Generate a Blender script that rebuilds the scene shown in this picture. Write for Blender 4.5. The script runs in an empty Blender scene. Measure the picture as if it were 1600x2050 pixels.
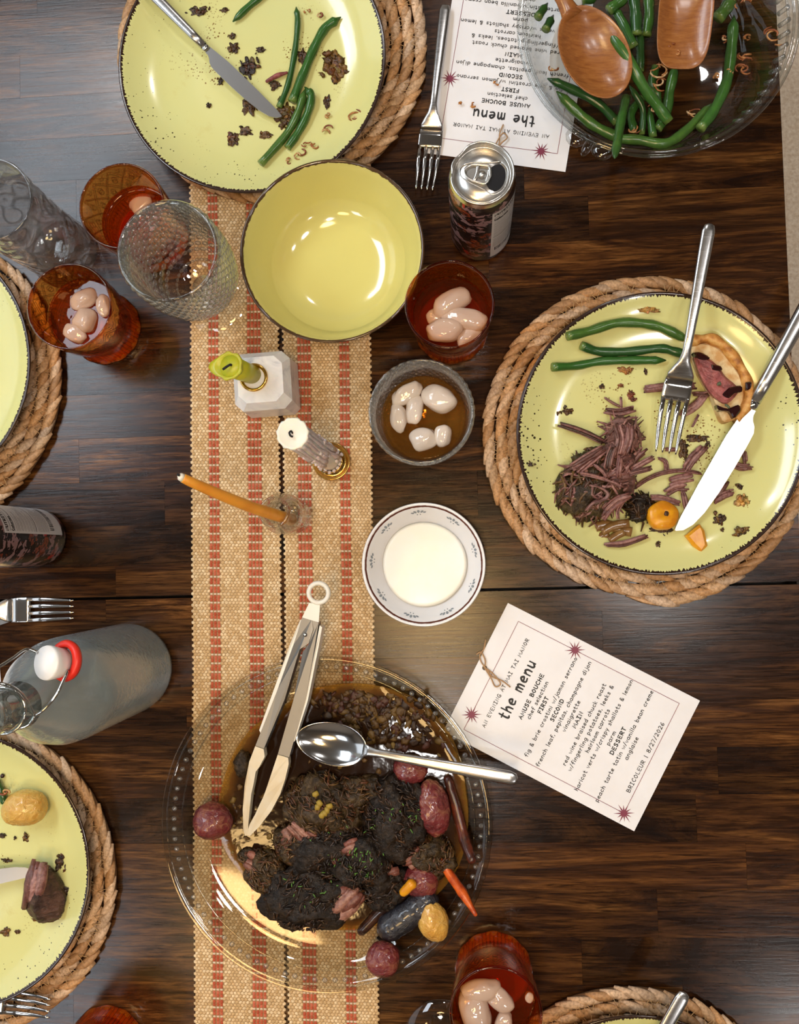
import bpy, bmesh, math, random
from mathutils import Vector, Matrix, Quaternion, noise
from math import pi, sin, cos, radians

# ------------------------------------------------------------------ camera, world, lights, exposure
sc = bpy.context.scene
COL = sc.collection
T = 0.75                      # height of the table top
F, H, NX, NY = 1920.0, 0.94, 945.0, 1105.0   # focal length in px, camera height over the table, nadir pixel
cam_d = bpy.data.cameras.new('camera')
cam = bpy.data.objects.new('camera', cam_d); COL.objects.link(cam)
cam_d.sensor_fit = 'HORIZONTAL'; cam_d.sensor_width = 36.0; cam_d.lens = F / 1600 * 36
cam_d.clip_start = 0.02
_n = Vector((NX - 800, -(NY - 1025), -F)).normalized()
CQ = _n.rotation_difference(Vector((0, 0, -1)))
cam.rotation_mode = 'QUATERNION'; cam.rotation_quaternion = CQ
cam.location = (0, 0, T + H)
sc.camera = cam

sc.view_settings.view_transform = 'Standard'
sc.view_settings.look = 'None'
sc.view_settings.gamma = 1.0
sc.view_settings.use_curve_mapping = False
sc.view_settings.exposure = -1.0
sc.cycles.max_bounces = 6; sc.cycles.transparent_max_bounces = 16
sc.cycles.use_adaptive_sampling = True; sc.cycles.adaptive_threshold = 0.07; sc.cycles.adaptive_min_samples = 12
sc.cycles.transmission_bounces = 4; sc.cycles.glossy_bounces = 3; sc.cycles.diffuse_bounces = 2
sc.cycles.sample_clamp_indirect = 4.0
sc.cycles.use_denoising = True

world = bpy.data.worlds.new('world'); sc.world = world; world.use_nodes = True
world.node_tree.nodes['Background'].inputs[0].default_value = (0.9, 0.93, 1.0, 1)
world.node_tree.nodes['Background'].inputs[1].default_value = 0.15

CEIL = 2.5
def area(name, loc, size, power, color, shape='DISK', rot=(0, 0, 0), sy=None):
    d = bpy.data.lights.new(name, 'AREA'); d.shape = shape; d.size = size
    if sy: d.size_y = sy
    d.energy = power; d.color = color
    o = bpy.data.objects.new(name, d); COL.objects.link(o); o.location = loc; o.rotation_euler = rot
    return o
WARM = (1.0, 0.64, 0.26); NEUT = (1.0, 0.96, 0.93); COOL = (0.80, 0.90, 1.0)
# recessed ceiling lamps of the dining room
for x, y, s_, p, c in ((0.48, -0.03, 0.22, 9, NEUT), (0.90, 0.25, 0.14, 6, NEUT), (-0.95, 1.35, 0.13, 8, NEUT), (0.9, -1.3, 0.13, 8, NEUT), (0.15, 1.5, 0.13, 8, NEUT), (-0.11, -0.50, 0.16, 8, NEUT)):
    area('downlight', (x, y, CEIL - 0.02), s_, p, c)
# warm pendant shades above the middle and the near end of the table
area('pendant_light', (-0.10, -0.16, CEIL - 0.10), 0.29, 13, WARM)
area('pendant_light', (-0.53, -0.93, CEIL - 0.10), 0.38, 13, WARM)
# cool flush panel lamp on the ceiling of the open kitchen side, left of the table
area('panel_lamp', (-1.22, 0.92, CEIL - 0.03), 0.5, 50, COOL, 'RECTANGLE', (0, 0, 0), 1.3)
area('panel_lamp', (-1.20, -1.25, CEIL - 0.03), 0.4, 13, COOL, 'RECTANGLE', (0, 0, 0), 0.5)
# tall window in the left wall
area('window_light', (-2.12, 0.35, 1.75), 1.4, 28, COOL, 'RECTANGLE', (0, radians(-90), 0), 2.6)

# ------------------------------------------------------------------ helpers
def P(x, y, h=0.0):
    "point at height h above the table that the photograph shows at pixel x, y"
    d = CQ @ Vector((x - 800, -(y - 1025), -F))
    k = (H - h) / -d.z
    return Vector((d.x * k, d.y * k, T + h))

def PX(h=0.0):
    return (H - h) / F        # metres per pixel near the middle

def Zm(ox, oy, s):
    return lambda x, y: (ox + x / s, oy + y / s)

def cr(pts, k=4):
    "Catmull-Rom refinement of a list of tuples/vectors"
    pts = [Vector(p) for p in pts]
    if len(pts) < 3: 
        return [pts[0].lerp(pts[-1], i / k) for i in range(k + 1)] if len(pts) == 2 else pts
    q = [pts[0] * 2 - pts[1]] + pts + [pts[-1] * 2 - pts[-2]]
    out = []
    for i in range(1, len(q) - 2):
        a, b, c, d = q[i - 1], q[i], q[i + 1], q[i + 2]
        for j in range(k):
            t = j / k
            out.append(0.5 * ((2 * b) + (c - a) * t + (2 * a - 5 * b + 4 * c - d) * t * t + (3 * b - a - 3 * c + d) * t ** 3))
    out.append(pts[-1])
    return out

class G:
    "collects vertices and faces (with an optional colour per vertex)"
    def __init__(s): s.v = []; s.f = []; s.c = []
    def add(s, V, Fc, col=None):
        n = len(s.v); s.v += [tuple(p) for p in V]; s.f += [tuple(i + n for i in f) for f in Fc]
        if callable(col): s.c += [col(i) for i in range(len(V))]
        else: s.c += [col or (1, 1, 1)] * len(V)
        return s
    def xf(s, M):
        s.v = [tuple(M @ Vector(p)) for p in s.v]; return s

def tube(pts, rad, n=8, cap=True, power=2.0, up=None):
    "swept tube; rad: number, list of numbers or list of (side, vertical) pairs"
    pts = [Vector(p) for p in pts]; m = len(pts)
    if not isinstance(rad, (list, tuple)): rad = [rad] * m
    V = []; Fc = []; upv = Vector(up) if up else None; pu = None
    for i, p in enumerate(pts):
        t = (pts[min(i + 1, m - 1)] - pts[max(i - 1, 0)])
        t = t.normalized() if t.length > 1e-9 else Vector((1, 0, 0))
        if upv is not None: u = upv
        elif pu is None: u = Vector((0, 0, 1)) if abs(t.z) < 0.9 else Vector((0, 1, 0))
        else: u = pu
        sd = t.cross(u)
        sd = sd.normalized() if sd.length > 1e-9 else Vector((0, 1, 0))
        u = sd.cross(t).normalized(); pu = u
        ra, rb = rad[i] if isinstance(rad[i], (tuple, list)) else (rad[i], rad[i])
        for j in range(n):
            a = 2 * pi * (j + 0.5) / n
            ca, sa = cos(a), sin(a)
            if power != 2.0:
                ca = math.copysign(abs(ca) ** (2 / power), ca); sa = math.copysign(abs(sa) ** (2 / power), sa)
            V.append(p + sd * (ra * ca) + u * (rb * sa))
    for i in range(m - 1):
        for j in range(n):
            k = (j + 1) % n
            Fc.append((i * n + j, i * n + k, (i + 1) * n + k, (i + 1) * n + j))
    if cap:
        Fc.append(tuple(range(n - 1, -1, -1))); Fc.append(tuple((m - 1) * n + j for j in range(n)))
    return V, Fc

def lathe(prof, n=64, close=False, mod=None):
    "profile of (r, z); r = 0 closes to a pole"
    V = []; Fc = []; rows = []
    for i, (r, z) in enumerate(prof):
        if r < 1e-6:
            rows.append([len(V)] * n); V.append((0, 0, z))
        else:
            row = []
            for j in range(n):
                a = 2 * pi * j / n
                rr, zz = mod(a, i, r, z) if mod else (r, z)
                row.append(len(V)); V.append((rr * cos(a), rr * sin(a), zz))
            rows.append(row)
    idx = list(range(len(prof) - 1)) + ([len(prof) - 1] if close else [])
    for i in idx:
        A = rows[i]; B = rows[(i + 1) % len(prof)]
        for j in range(n):
            k = (j + 1) % n
            q = []
            for w in (A[j], A[k], B[k], B[j]):
                if w not in q: q.append(w)
            if len(q) > 2: Fc.append(tuple(q))
    return V, Fc

_ico = {}
def ico(sub):
    if sub not in _ico:
        bm = bmesh.new(); bmesh.ops.create_icosphere(bm, subdivisions=sub, radius=1.0)
        _ico[sub] = ([v.co.copy() for v in bm.verts], [tuple(v.index for v in f.verts) for f in bm.faces]); bm.free()
    return _ico[sub]

def blob(rx, ry, rz, amp=0.1, freq=2.0, seed=0, sub=3, rot=0.0, loc=(0, 0, 0), flat=None, amp2=0.0, freq2=8.0, power=2.0):
    V0, Fc = ico(sub); off = Vector((seed * 7.31, seed * 3.17, seed * 1.73)); V = []
    R = Matrix.Rotation(rot, 3, 'Z'); L = Vector(loc)
    for v in V0:
        d = 1 + amp * noise.noise(v * freq + off)
        if amp2: d += amp2 * (noise.noise(v * freq2 + off * 2) + 0.5 * noise.noise(v * freq2 * 2.1 + off))
        w = v
        if power != 2.0:
            w = Vector([math.copysign(abs(c) ** (2 / power), c) for c in v])
        p = Vector((w.x * rx, w.y * ry, w.z * rz)) * d
        if flat is not None and p.z < -rz * flat: p.z = -rz * flat
        V.append(R @ p + L)
    return V, Fc

def prism(poly, z0, z1, bev=0.0):
    "solid from a 2D outline, with a small chamfer on the top edge"
    n = len(poly); V = [(x, y, z0) for x, y in poly]
    if bev:
        cx = sum(p[0] for p in poly) / n; cy = sum(p[1] for p in poly) / n
        ins = []
        for i in range(n):
            a = Vector(poly[i - 1]); b = Vector(poly[i]); c = Vector(poly[(i + 1) % n])
            e1 = (b - a).normalized() if (b - a).length > 0 else Vector((1, 0)); e2 = (c - b).normalized() if (c - b).length > 0 else e1
            nn = Vector((-(e1.y + e2.y), e1.x + e2.x))
            nn = nn.normalized() if nn.length > 1e-9 else Vector((cx, cy)) - b
            if nn.dot(Vector((cx, cy)) - b) < 0 and n < 9: nn = -nn
            ins.append(b + nn * bev)
        V += [(x, y, z1 - bev) for x, y in poly] + [(p.x, p.y, z1) for p in ins]
        rings = 3
    else:
        V += [(x, y, z1) for x, y in poly]; rings = 2
    Fc = [tuple(range(n - 1, -1, -1)), tuple((rings - 1) * n + i for i in range(n))]
    for r in range(rings - 1):
        for i in range(n):
            k = (i + 1) % n
            Fc.append((r * n + i, r * n + k, (r + 1) * n + k, (r + 1) * n + i))
    return V, Fc

def box(x0, x1, y0, y1, z0, z1, bev=0.0):
    return prism([(x0, y0), (x1, y0), (x1, y1), (x0, y1)], z0, z1, bev)

def tag(o, label=None, cat=None, group=None, kind=None):
    if label: o['label'] = label
    if cat: o['category'] = cat
    if group: o['group'] = group
    if kind: o['kind'] = kind
    return o

def empty(name, loc, label, cat, group=None, rotz=0.0):
    o = bpy.data.objects.new(name, None); COL.objects.link(o)
    o.location = loc; o.rotation_euler = (0, 0, rotz); o.empty_display_size = 0.02
    return tag(o, label, cat, group)

def mk(name, V, Fc, mat, parent=None, local=False, smooth=True, cols=None, angle=None):
    """one mesh object. World coordinates unless local; a top-level mesh gets its origin at its base."""
    V = [Vector(v) for v in V]
    loc = Vector((0, 0, 0))
    if not local:
        if parent is not None:
            o_ = Vector(parent.location)
            if parent.parent: o_ = o_ + Vector(parent.parent.location)
            V = [v - o_ for v in V]
        else:
            n = len(V); loc = Vector((sum(v.x for v in V) / n, sum(v.y for v in V) / n, min(v.z for v in V)))
            V = [v - loc for v in V]
    me = bpy.data.meshes.new(name); me.from_pydata(V, [], Fc); me.update()
    bm = bmesh.new(); bm.from_mesh(me); bmesh.ops.recalc_face_normals(bm, faces=bm.faces); bm.to_mesh(me); bm.free()
    if smooth:
        me.polygons.foreach_set('use_smooth', [True] * len(me.polygons))
        if angle: me.set_sharp_from_angle(angle=radians(angle))
    if cols:
        at = me.color_attributes.new('Col', 'FLOAT_COLOR', 'POINT')
        at.data.foreach_set('color', [c for q in cols for c in (q[0], q[1], q[2], q[3] if len(q) > 3 else 1.0)])
    if mat: me.materials.append(mat)
    o = bpy.data.objects.new(name, me); COL.objects.link(o); o.location = loc
    if parent is not None: o.parent = parent
    return o

def mg(name, g, mat, parent=None, **k):
    return mk(name, g.v, g.f, mat, parent, cols=g.c, **k)

def copy_tree(o, parent=None):
    c = o.copy(); COL.objects.link(c); c.parent = parent
    for ch in o.children: copy_tree(ch, c)
    return c

# ------------------------------------------------------------------ materials
class NT:
    def __init__(s, name):
        s.m = bpy.data.materials.new(name); s.m.use_nodes = True; s.t = s.m.node_tree
        s.t.nodes.clear(); s.out = s.t.nodes.new('ShaderNodeOutputMaterial')
    def n(s, typ, ins=None, **props):
        nd = s.t.nodes.new('ShaderNode' + typ)
        for k, v in props.items(): setattr(nd, k, v)
        for k, v in (ins or {}).items():
            if isinstance(v, bpy.types.NodeSocket): s.t.links.new(v, nd.inputs[k])
            else: nd.inputs[k].default_value = v
        return nd
    def math(s, op, a, b=None, c=None, clamp=False):
        d = {0: a}
        if b is not None: d[1] = b
        if c is not None: d[2] = c
        nd = s.n('Math', d, operation=op); nd.use_clamp = clamp
        return nd.outputs[0]
    def mix(s, f, a, b, mode='MIX'):
        nd = s.t.nodes.new('ShaderNodeMix'); nd.data_type = 'RGBA'; nd.blend_type = mode
        for i, v in ((0, f), (6, a), (7, b)):
            if isinstance(v, bpy.types.NodeSocket): s.t.links.new(v, nd.inputs[i])
            else: nd.inputs[i].default_value = (tuple(v) + (1,) if i and len(v) == 3 else v)
        return nd.outputs[2]
    def ramp(s, f, stops):
        nd = s.n('ValToRGB', {0: f}); e = nd.color_ramp.elements
        while len(e) < len(stops): e.new(0.5)
        for i, (p, c) in enumerate(stops):
            e[i].position = p; e[i].color = tuple(c) + (1,) if len(c) == 3 else c
        return nd.outputs[0]
    def obj(s): return s.n('TexCoord').outputs['Object']
    def vmap(s, vec, scale=(1, 1, 1), loc=(0, 0, 0), rot=(0, 0, 0)):
        nd = s.n('Mapping', {0: vec}); nd.inputs['Location'].default_value = loc; nd.inputs['Scale'].default_value = scale
        nd.inputs['Rotation'].default_value = rot
        return nd.outputs[0]
    def noise(s, vec, scale, detail=3, rough=0.55, dist=0.0):
        return s.n('TexNoise', {'Vector': vec, 'Scale': scale, 'Detail': detail, 'Roughness': rough, 'Distortion': dist}).outputs[0]
    def bump(s, h, strength=0.3, dist=0.001):
        return s.n('Bump', {'Height': h, 'Strength': strength, 'Distance': dist}).outputs[0]
    def pbr(s, **k):
        nd = s.n('BsdfPrincipled')
        for key, v in k.items():
            key = {'col': 'Base Color', 'rough': 'Roughness', 'metal': 'Metallic', 'nor': 'Normal', 'coat': 'Coat Weight', 'coatr': 'Coat Roughness',
                   'spec': 'Specular IOR Level', 'trans': 'Transmission Weight', 'ior': 'IOR', 'sss': 'Subsurface Weight', 'sssr': 'Subsurface Radius',
                   'ssss': 'Subsurface Scale', 'aniso': 'Anisotropic', 'alpha': 'Alpha', 'emit': 'Emission Color', 'emits': 'Emission Strength'}[key]
            if isinstance(v, bpy.types.NodeSocket): s.t.links.new(v, nd.inputs[key])
            else: nd.inputs[key].default_value = tuple(v) + (1,) if key in ('Base Color', 'Emission Color') and len(v) == 3 else v
        return nd.outputs[0]
    def done(s, sh): s.t.links.new(sh, s.out.inputs[0]); return s.m

def simple(name, col, rough=0.5, metal=0.0, col2=None, nscale=60, nlo=0.4, nhi=0.6, bumps=0.0, bscale=120, bdist=0.001, attr=False, stretch=(1, 1, 1), **k):
    s = NT(name); o = s.vmap(s.obj(), stretch)
    base = col
    if attr:
        base = s.n('Attribute', attribute_name='Col').outputs['Color']
        if col2: 
            f = s.ramp(s.noise(o, nscale, 4), [(nlo, (0, 0, 0)), (nhi, (1, 1, 1))]); base = s.mix(f, base, col2, 'MULTIPLY')
    elif col2:
        f = s.ramp(s.noise(o, nscale, 4), [(nlo, (0, 0, 0)), (nhi, (1, 1, 1))]); base = s.mix(f, col, col2)
    if bumps: k['nor'] = s.bump(s.noise(o, bscale, 4), bumps, bdist)
    return s.done(s.pbr(col=base, rough=rough, metal=metal, **k))

def thin_glass(name, col, rough=0.03, bumps=0.0, bscale=60, pattern=None, ior=1.45, gloss=(1, 1, 1), body=None, bodyf=0.0):
    "clear glass wall: lets light straight through with its tint, mirrors by Fresnel"
    s = NT(name); o = s.obj(); nor = None; c = col
    if pattern: c, hgt = pattern(s, o, col); nor = s.bump(hgt, 0.6, 0.0012)
    elif bumps: nor = s.bump(s.noise(o, bscale, 2), bumps, 0.002)
    tr = s.n('BsdfTransparent', {0: c if isinstance(c, bpy.types.NodeSocket) else tuple(c) + (1,)}).outputs[0]
    gl = s.n('BsdfGlossy', {'Color': tuple(gloss) + (1,), 'Roughness': rough}); fr = s.n('LayerWeight', {'Blend': 0.5})
    f0 = ((ior - 1) / (ior + 1)) ** 2
    fac = s.math('MULTIPLY_ADD', s.math('POWER', fr.outputs['Facing'], 4.0), 0.9 - f0, f0)
    if nor is not None:
        s.t.links.new(nor, gl.inputs['Normal']); s.t.links.new(nor, fr.inputs['Normal'])
    base = tr
    if body:
        df = s.n('BsdfDiffuse', {0: tuple(body) + (1,)}).outputs[0]
        mx = s.n('MixShader', {0: bodyf, 1: tr, 2: df}); base = mx.outputs[0]
    mx = s.n('MixShader', {0: fac, 1: base, 2: gl.outputs[0]})
    return s.done(mx.outputs[0])

def cyl(s, o):
    "angle and height coordinates around the object's own axis"
    sp = s.n('SeparateXYZ', {0: o})
    return s.math('ARCTAN2', sp.outputs[1], sp.outputs[0]), sp.outputs[2], sp

def m_wood():
    s = NT('table_wood'); o = s.obj(); r = s.n('ObjectInfo').outputs['Random']
    r2 = s.n('TexWhiteNoise', {'W': r}, noise_dimensions='1D')
    off = s.n('VectorMath', {0: r2.outputs['Color'], 1: (9, 9, 9)}, operation='MULTIPLY').outputs[0]
    v = s.n('VectorMath', {0: o, 1: off}, operation='ADD').outputs[0]
    sg = s.n('CombineXYZ', {0: s.math('MULTIPLY_ADD', r, 5.0, 3.0), 1: s.math('MULTIPLY_ADD', r2.outputs['Value'], 34.0, 22.0), 2: 30.0}).outputs[0]
    g1 = s.noise(s.n('VectorMath', {0: v, 1: sg}, operation='MULTIPLY').outputs[0], 1.0, 7, 0.66, 1.8)
    g2 = s.noise(s.vmap(v, (26, 420, 420)), 1.0, 4, 0.65, 0.6)
    g3 = s.noise(s.vmap(v, (2.6, 9, 9)), 1.0, 3, 0.5, 0.8)
    c = s.ramp(g1, [(0.32, (0.010, 0.0032, 0.0012)), (0.46, (0.042, 0.0140, 0.0034)), (0.57, (0.100, 0.0370, 0.0085)), (0.70, (0.185, 0.0780, 0.0200))])
    c = s.mix(s.ramp(g2, [(0.36, (0.85, 0.85, 0.85)), (0.58, (0, 0, 0))]), c, (0.011, 0.0038, 0.0014))
    br = s.math('MULTIPLY_ADD', r2.outputs['Value'], 0.95, 0.38)
    c = s.mix(1.0, c, s.n('CombineColor', {0: br, 1: br, 2: br}).outputs[0], 'MULTIPLY')
    c = s.mix(s.ramp(g3, [(0.45, (0, 0, 0)), (0.75, (0.55, 0.55, 0.55))]), c, (0.017, 0.0070, 0.0030))
    rg = s.math('MULTIPLY_ADD', g2, 0.18, 0.12)
    return s.done(s.pbr(col=c, rough=rg, spec=0.28, nor=s.bump(g2, 0.16, 0.0004)))

def m_plate(R):
    s = NT('glazed_plate'); o = s.obj(); sp = s.n('SeparateXYZ', {0: o}); r = s.n('ObjectInfo').outputs['Random']
    flat = s.n('CombineXYZ', {0: sp.outputs[0], 1: sp.outputs[1], 2: s.math('MULTIPLY', r, 5.0)}).outputs[0]
    rad = s.n('VectorMath', {0: s.n('CombineXYZ', {0: sp.outputs[0], 1: sp.outputs[1], 2: 0.0}).outputs[0]}, operation='LENGTH').outputs['Value']
    ang = s.math('ARCTAN2', sp.outputs[1], sp.outputs[0])
    jag = s.n('TexNoise', {'W': s.math('MULTIPLY', ang, 60.0), 'Scale': 1.0, 'Detail': 2.0}, noise_dimensions='1D').outputs[0]
    edge = s.math('ADD', rad, s.math('MULTIPLY_ADD', jag, 0.0052, -0.0026))
    rim = s.math('GREATER_THAN', edge, R - 0.0038)
    vor = s.n('TexVoronoi', {'Vector': flat, 'Scale': 260.0}, distance='EUCLIDEAN')
    big = s.n('TexVoronoi', {'Vector': flat, 'Scale': 95.0})
    dens = s.ramp(s.noise(flat, 7.0, 1), [(0.46, (0, 0, 0)), (0.72, (1, 1, 1))])
    outer = s.ramp(rad, [(0.085, (0.12, 0.12, 0.12)), (0.115, (1, 1, 1))])
    dd = s.math('MULTIPLY', s.n('RGBToBW', {0: dens}).outputs[0], s.n('RGBToBW', {0: outer}).outputs[0])
    sz = s.math('MULTIPLY', s.n('SeparateColor', {0: vor.outputs['Color']}).outputs[0], 0.38)
    dot = s.math('LESS_THAN', vor.outputs[0], s.math('MULTIPLY', sz, dd))
    sz2 = s.math('MULTIPLY', s.math('GREATER_THAN', s.n('SeparateColor', {0: big.outputs['Color']}).outputs[1], 0.6), 0.14)
    dot2 = s.math('LESS_THAN', big.outputs[0], s.math('MULTIPLY', sz2, dd))
    dots = s.math('MAXIMUM', dot, dot2)
    c = s.mix(s.ramp(s.noise(flat, 14, 3), [(0.35, (0, 0, 0)), (0.7, (1, 1, 1))]), (0.665, 0.64, 0.255), (0.645, 0.64, 0.27))
    stain = s.ramp(s.noise(flat, 26, 6, 0.7), [(0.60, (0, 0, 0)), (0.72, (0.55, 0.55, 0.55))])
    inner = s.ramp(rad, [(0.05, (1, 1, 1)), (0.10, (0, 0, 0))])
    c = s.mix(s.math('MULTIPLY', s.n('RGBToBW', {0: stain}).outputs[0], s.n('RGBToBW', {0: inner}).outputs[0]), c, (0.48, 0.33, 0.06))
    spk = s.n('TexVoronoi', {'Vector': flat, 'Scale': 420.0})
    crumb = s.math('MULTIPLY', s.math('LESS_THAN', spk.outputs[0], s.math('MULTIPLY', s.n('SeparateColor', {0: spk.outputs['Color']}).outputs[0], 0.42)),
                   s.math('MULTIPLY', s.n('RGBToBW', {0: inner}).outputs[0], s.math('GREATER_THAN', s.noise(flat, 22, 3), 0.56)))
    c = s.mix(crumb, c, (0.20, 0.10, 0.015))
    c = s.mix(dots, c, (0.045, 0.035, 0.012))
    c = s.mix(rim, c, (0.030, 0.014, 0.008))
    return s.done(s.pbr(col=c, rough=0.16, spec=0.5, coat=0.3, coatr=0.05))

def m_bowl(R, Hh):
    s = NT('yellow_bowl_glaze'); o = s.obj(); sp = s.n('SeparateXYZ', {0: o})
    ang = s.math('ARCTAN2', sp.outputs[1], sp.outputs[0])
    jag = s.n('TexNoise', {'W': s.math('MULTIPLY', ang, 14.0), 'Scale': 1.0, 'Detail': 3.0}, noise_dimensions='1D').outputs[0]
    rim = s.math('GREATER_THAN', s.math('ADD', sp.outputs[2], s.math('MULTIPLY', jag, 0.0030)), Hh + 0.0002)
    c = s.mix(rim, (0.68, 0.62, 0.205), (0.075, 0.040, 0.018))
    return s.done(s.pbr(col=c, rough=0.10, spec=0.6, coat=0.5, coatr=0.03))

def m_straw():
    s = NT('water_hyacinth'); a = s.n('Attribute', attribute_name='Col').outputs['Color']; o = s.obj()
    nz = s.noise(o, 420, 3)
    c = s.mix(s.ramp(nz, [(0.35, (0.5, 0.5, 0.5)), (0.6, (0, 0, 0))]), a, (0.16, 0.075, 0.030))
    return s.done(s.pbr(col=c, rough=0.5, spec=0.35, nor=s.bump(nz, 0.5, 0.0006)))

def m_jute():
    s = NT('jute_weave'); a = s.n('Attribute', attribute_name='Col').outputs['Color']; o = s.obj()
    nz = s.noise(o, 900, 2); nb = s.noise(o, 30, 2)
    c = s.mix(s.ramp(nz, [(0.3, (0.45, 0.45, 0.45)), (0.6, (0, 0, 0))]), a, (0.26, 0.15, 0.065))
    return s.done(s.pbr(col=c, rough=0.85, spec=0.15, nor=s.bump(nz, 0.5, 0.0005)))

def m_marble():
    s = NT('white_marble'); o = s.obj()
    w = s.noise(o, 35, 6, 0.65, 1.2)
    c = s.ramp(w, [(0.3, (0.42, 0.43, 0.46)), (0.45, (0.72, 0.71, 0.70)), (0.6, (0.82, 0.80, 0.77))])
    return s.done(s.pbr(col=c, rough=0.32, sss=0.1, ssss=0.01))

def amber_pattern(s, o, col):
    a, z, sp = cyl(s, o)
    u = s.math('MULTIPLY', a, 14 / (2 * pi) * 1.0); zz = s.math('MULTIPLY', z, 62.0)
    # ogee lattice: two families of slanted wavy lines
    l1 = s.math('ABSOLUTE', s.math('SINE', s.math('MULTIPLY', s.math('ADD', u, s.math('MULTIPLY', zz, 0.5)), pi)))
    l2 = s.math('ABSOLUTE', s.math('SINE', s.math('MULTIPLY', s.math('SUBTRACT', u, s.math('MULTIPLY', zz, 0.5)), pi)))
    lat = s.math('MINIMUM', l1, l2)
    vc = s.n('CombineXYZ', {0: s.math('ADD', u, s.math('MULTIPLY', zz, 0.5)), 1: s.math('SUBTRACT', u, s.math('MULTIPLY', zz, 0.5)), 2: 0.0}).outputs[0]
    fr = s.n('VectorMath', {0: s.n('VectorMath', {0: vc}, operation='FRACTION').outputs[0], 1: (0.5, 0.5, 0.0)}, operation='SUBTRACT').outputs[0]
    d = s.n('VectorMath', {0: fr}, operation='LENGTH').outputs['Value']
    ring = s.math('ABSOLUTE', s.math('SUBTRACT', d, 0.17))
    ring = s.math('LESS_THAN', ring, 0.045)
    line = s.math('LESS_THAN', lat, 0.13)
    upper = s.math('GREATER_THAN', z, 0.042)
    flute = s.math('ABSOLUTE', s.math('SINE', s.math('MULTIPLY', a, 30.0)))
    fl = s.math('LESS_THAN', flute, 0.35)
    band = s.math('LESS_THAN', s.math('ABSOLUTE', s.math('SUBTRACT', s.math('FRACT', s.math('MULTIPLY', z, 160.0)), 0.5)), 0.10)
    low = s.math('LESS_THAN', z, 0.030)
    top = s.math('LESS_THAN', z, 0.080)
    pat = s.math('MULTIPLY', s.math('MULTIPLY', s.math('MAXIMUM', line, ring), upper), top)
    mid = s.math('MULTIPLY', s.math('MULTIPLY', s.math('SUBTRACT', 1.0, upper), s.math('SUBTRACT', 1.0, low)), band)
    pat = s.math('MAXIMUM', s.math('MAXIMUM', pat, mid), s.math('MULTIPLY', fl, low))
    c = s.mix(s.math('MULTIPLY', pat, 0.62), col, tuple(x * 0.30 for x in col))
    return c, pat

def swirl_pattern(s, o, col):
    a, z, sp = cyl(s, o)
    vc = s.n('CombineXYZ', {0: s.math('MULTIPLY', a, 1.6), 1: s.math('MULTIPLY', z, 30.0), 2: 0.0}).outputs[0]
    w = s.n('TexVoronoi', {'Vector': vc, 'Scale': 1.2}, feature='SMOOTH_F1').outputs[0]
    h = s.math('SINE', s.math('MULTIPLY', w, 22.0))
    f = s.ramp(h, [(0.55, (0, 0, 0)), (0.95, (1, 1, 1))])
    return s.mix(f, col, tuple(x * 0.50 for x in col)), h

def m_sauce():
    s = NT('braising_sauce'); at = s.n('Attribute', attribute_name='Col'); o = s.obj()
    th = s.n('SeparateColor', {0: at.outputs['Color']}).outputs[0]
    nz = s.noise(o, 70, 5, 0.6)
    th2 = s.math('ADD', th, s.math('MULTIPLY_ADD', nz, 0.5, -0.25))
    op = s.n('RGBToBW', {0: s.ramp(th2, [(0.02, (0.42, 0.42, 0.42)), (0.20, (0.86, 0.86, 0.86)), (0.45, (0.98, 0.98, 0.98))])}).outputs[0]
    col = s.ramp(th2, [(0.0, (0.32, 0.16, 0.025)), (0.20, (0.115, 0.045, 0.008)), (0.45, (0.036, 0.0135, 0.0035)), (0.8, (0.022, 0.0085, 0.003))])
    nb = s.bump(s.noise(o, 55, 3), 0.20, 0.0015)
    p = s.pbr(col=col, rough=0.08, spec=0.5, nor=nb)
    tr = s.n('BsdfTransparent', {0: (0.92, 0.66, 0.25, 1)}).outputs[0]
    return s.done(s.n('MixShader', {0: op, 1: tr, 2: p}).outputs[0])

def m_can():
    s = NT('printed_can'); o = s.obj(); a, z, sp = cyl(s, o)
    vc = s.n('CombineXYZ', {0: s.math('MULTIPLY', a, 1.0), 1: s.math('MULTIPLY', z, 34.0), 2: 0.0}).outputs[0]
    nz = s.noise(vc, 1.3, 3, 0.6)
    wave = s.math('SINE', s.math('MULTIPLY_ADD', s.math('SUBTRACT', s.math('MULTIPLY', z, 330.0), 0.0), 1.0, s.math('MULTIPLY', s.noise(vc, 2.2, 2), 16.0)))
    isl = s.math('GREATER_THAN', s.noise(vc, 1.7, 4, 0.65), 0.50)
    ink = s.math('MULTIPLY', isl, s.math('GREATER_THAN', wave, -0.25))
    c = s.mix(ink, (0.010, 0.008, 0.009), (0.33, 0.20, 0.21))
    ora = s.math('GREATER_THAN', s.noise(s.vmap(vc, (1, 1, 1), (3.3, 1.7, 0)), 0.9, 4, 0.6), 0.57)
    c = s.mix(s.math('MULTIPLY', ora, s.n('RGBToBW', {0: s.ramp(s.noise(vc, 9, 3), [(0.35, (0, 0, 0)), (0.6, (1, 1, 1))])}).outputs[0]), c, (0.33, 0.062, 0.022))
    red = s.math('GREATER_THAN', s.noise(s.vmap(vc, (1.2, 0.6, 1), (8.3, 4.1, 0)), 1.6, 2), 0.66)
    c = s.mix(red, c, (0.50, 0.02, 0.02))
    return s.done(s.pbr(col=c, rough=0.28, metal=0.25, spec=0.6))

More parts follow.
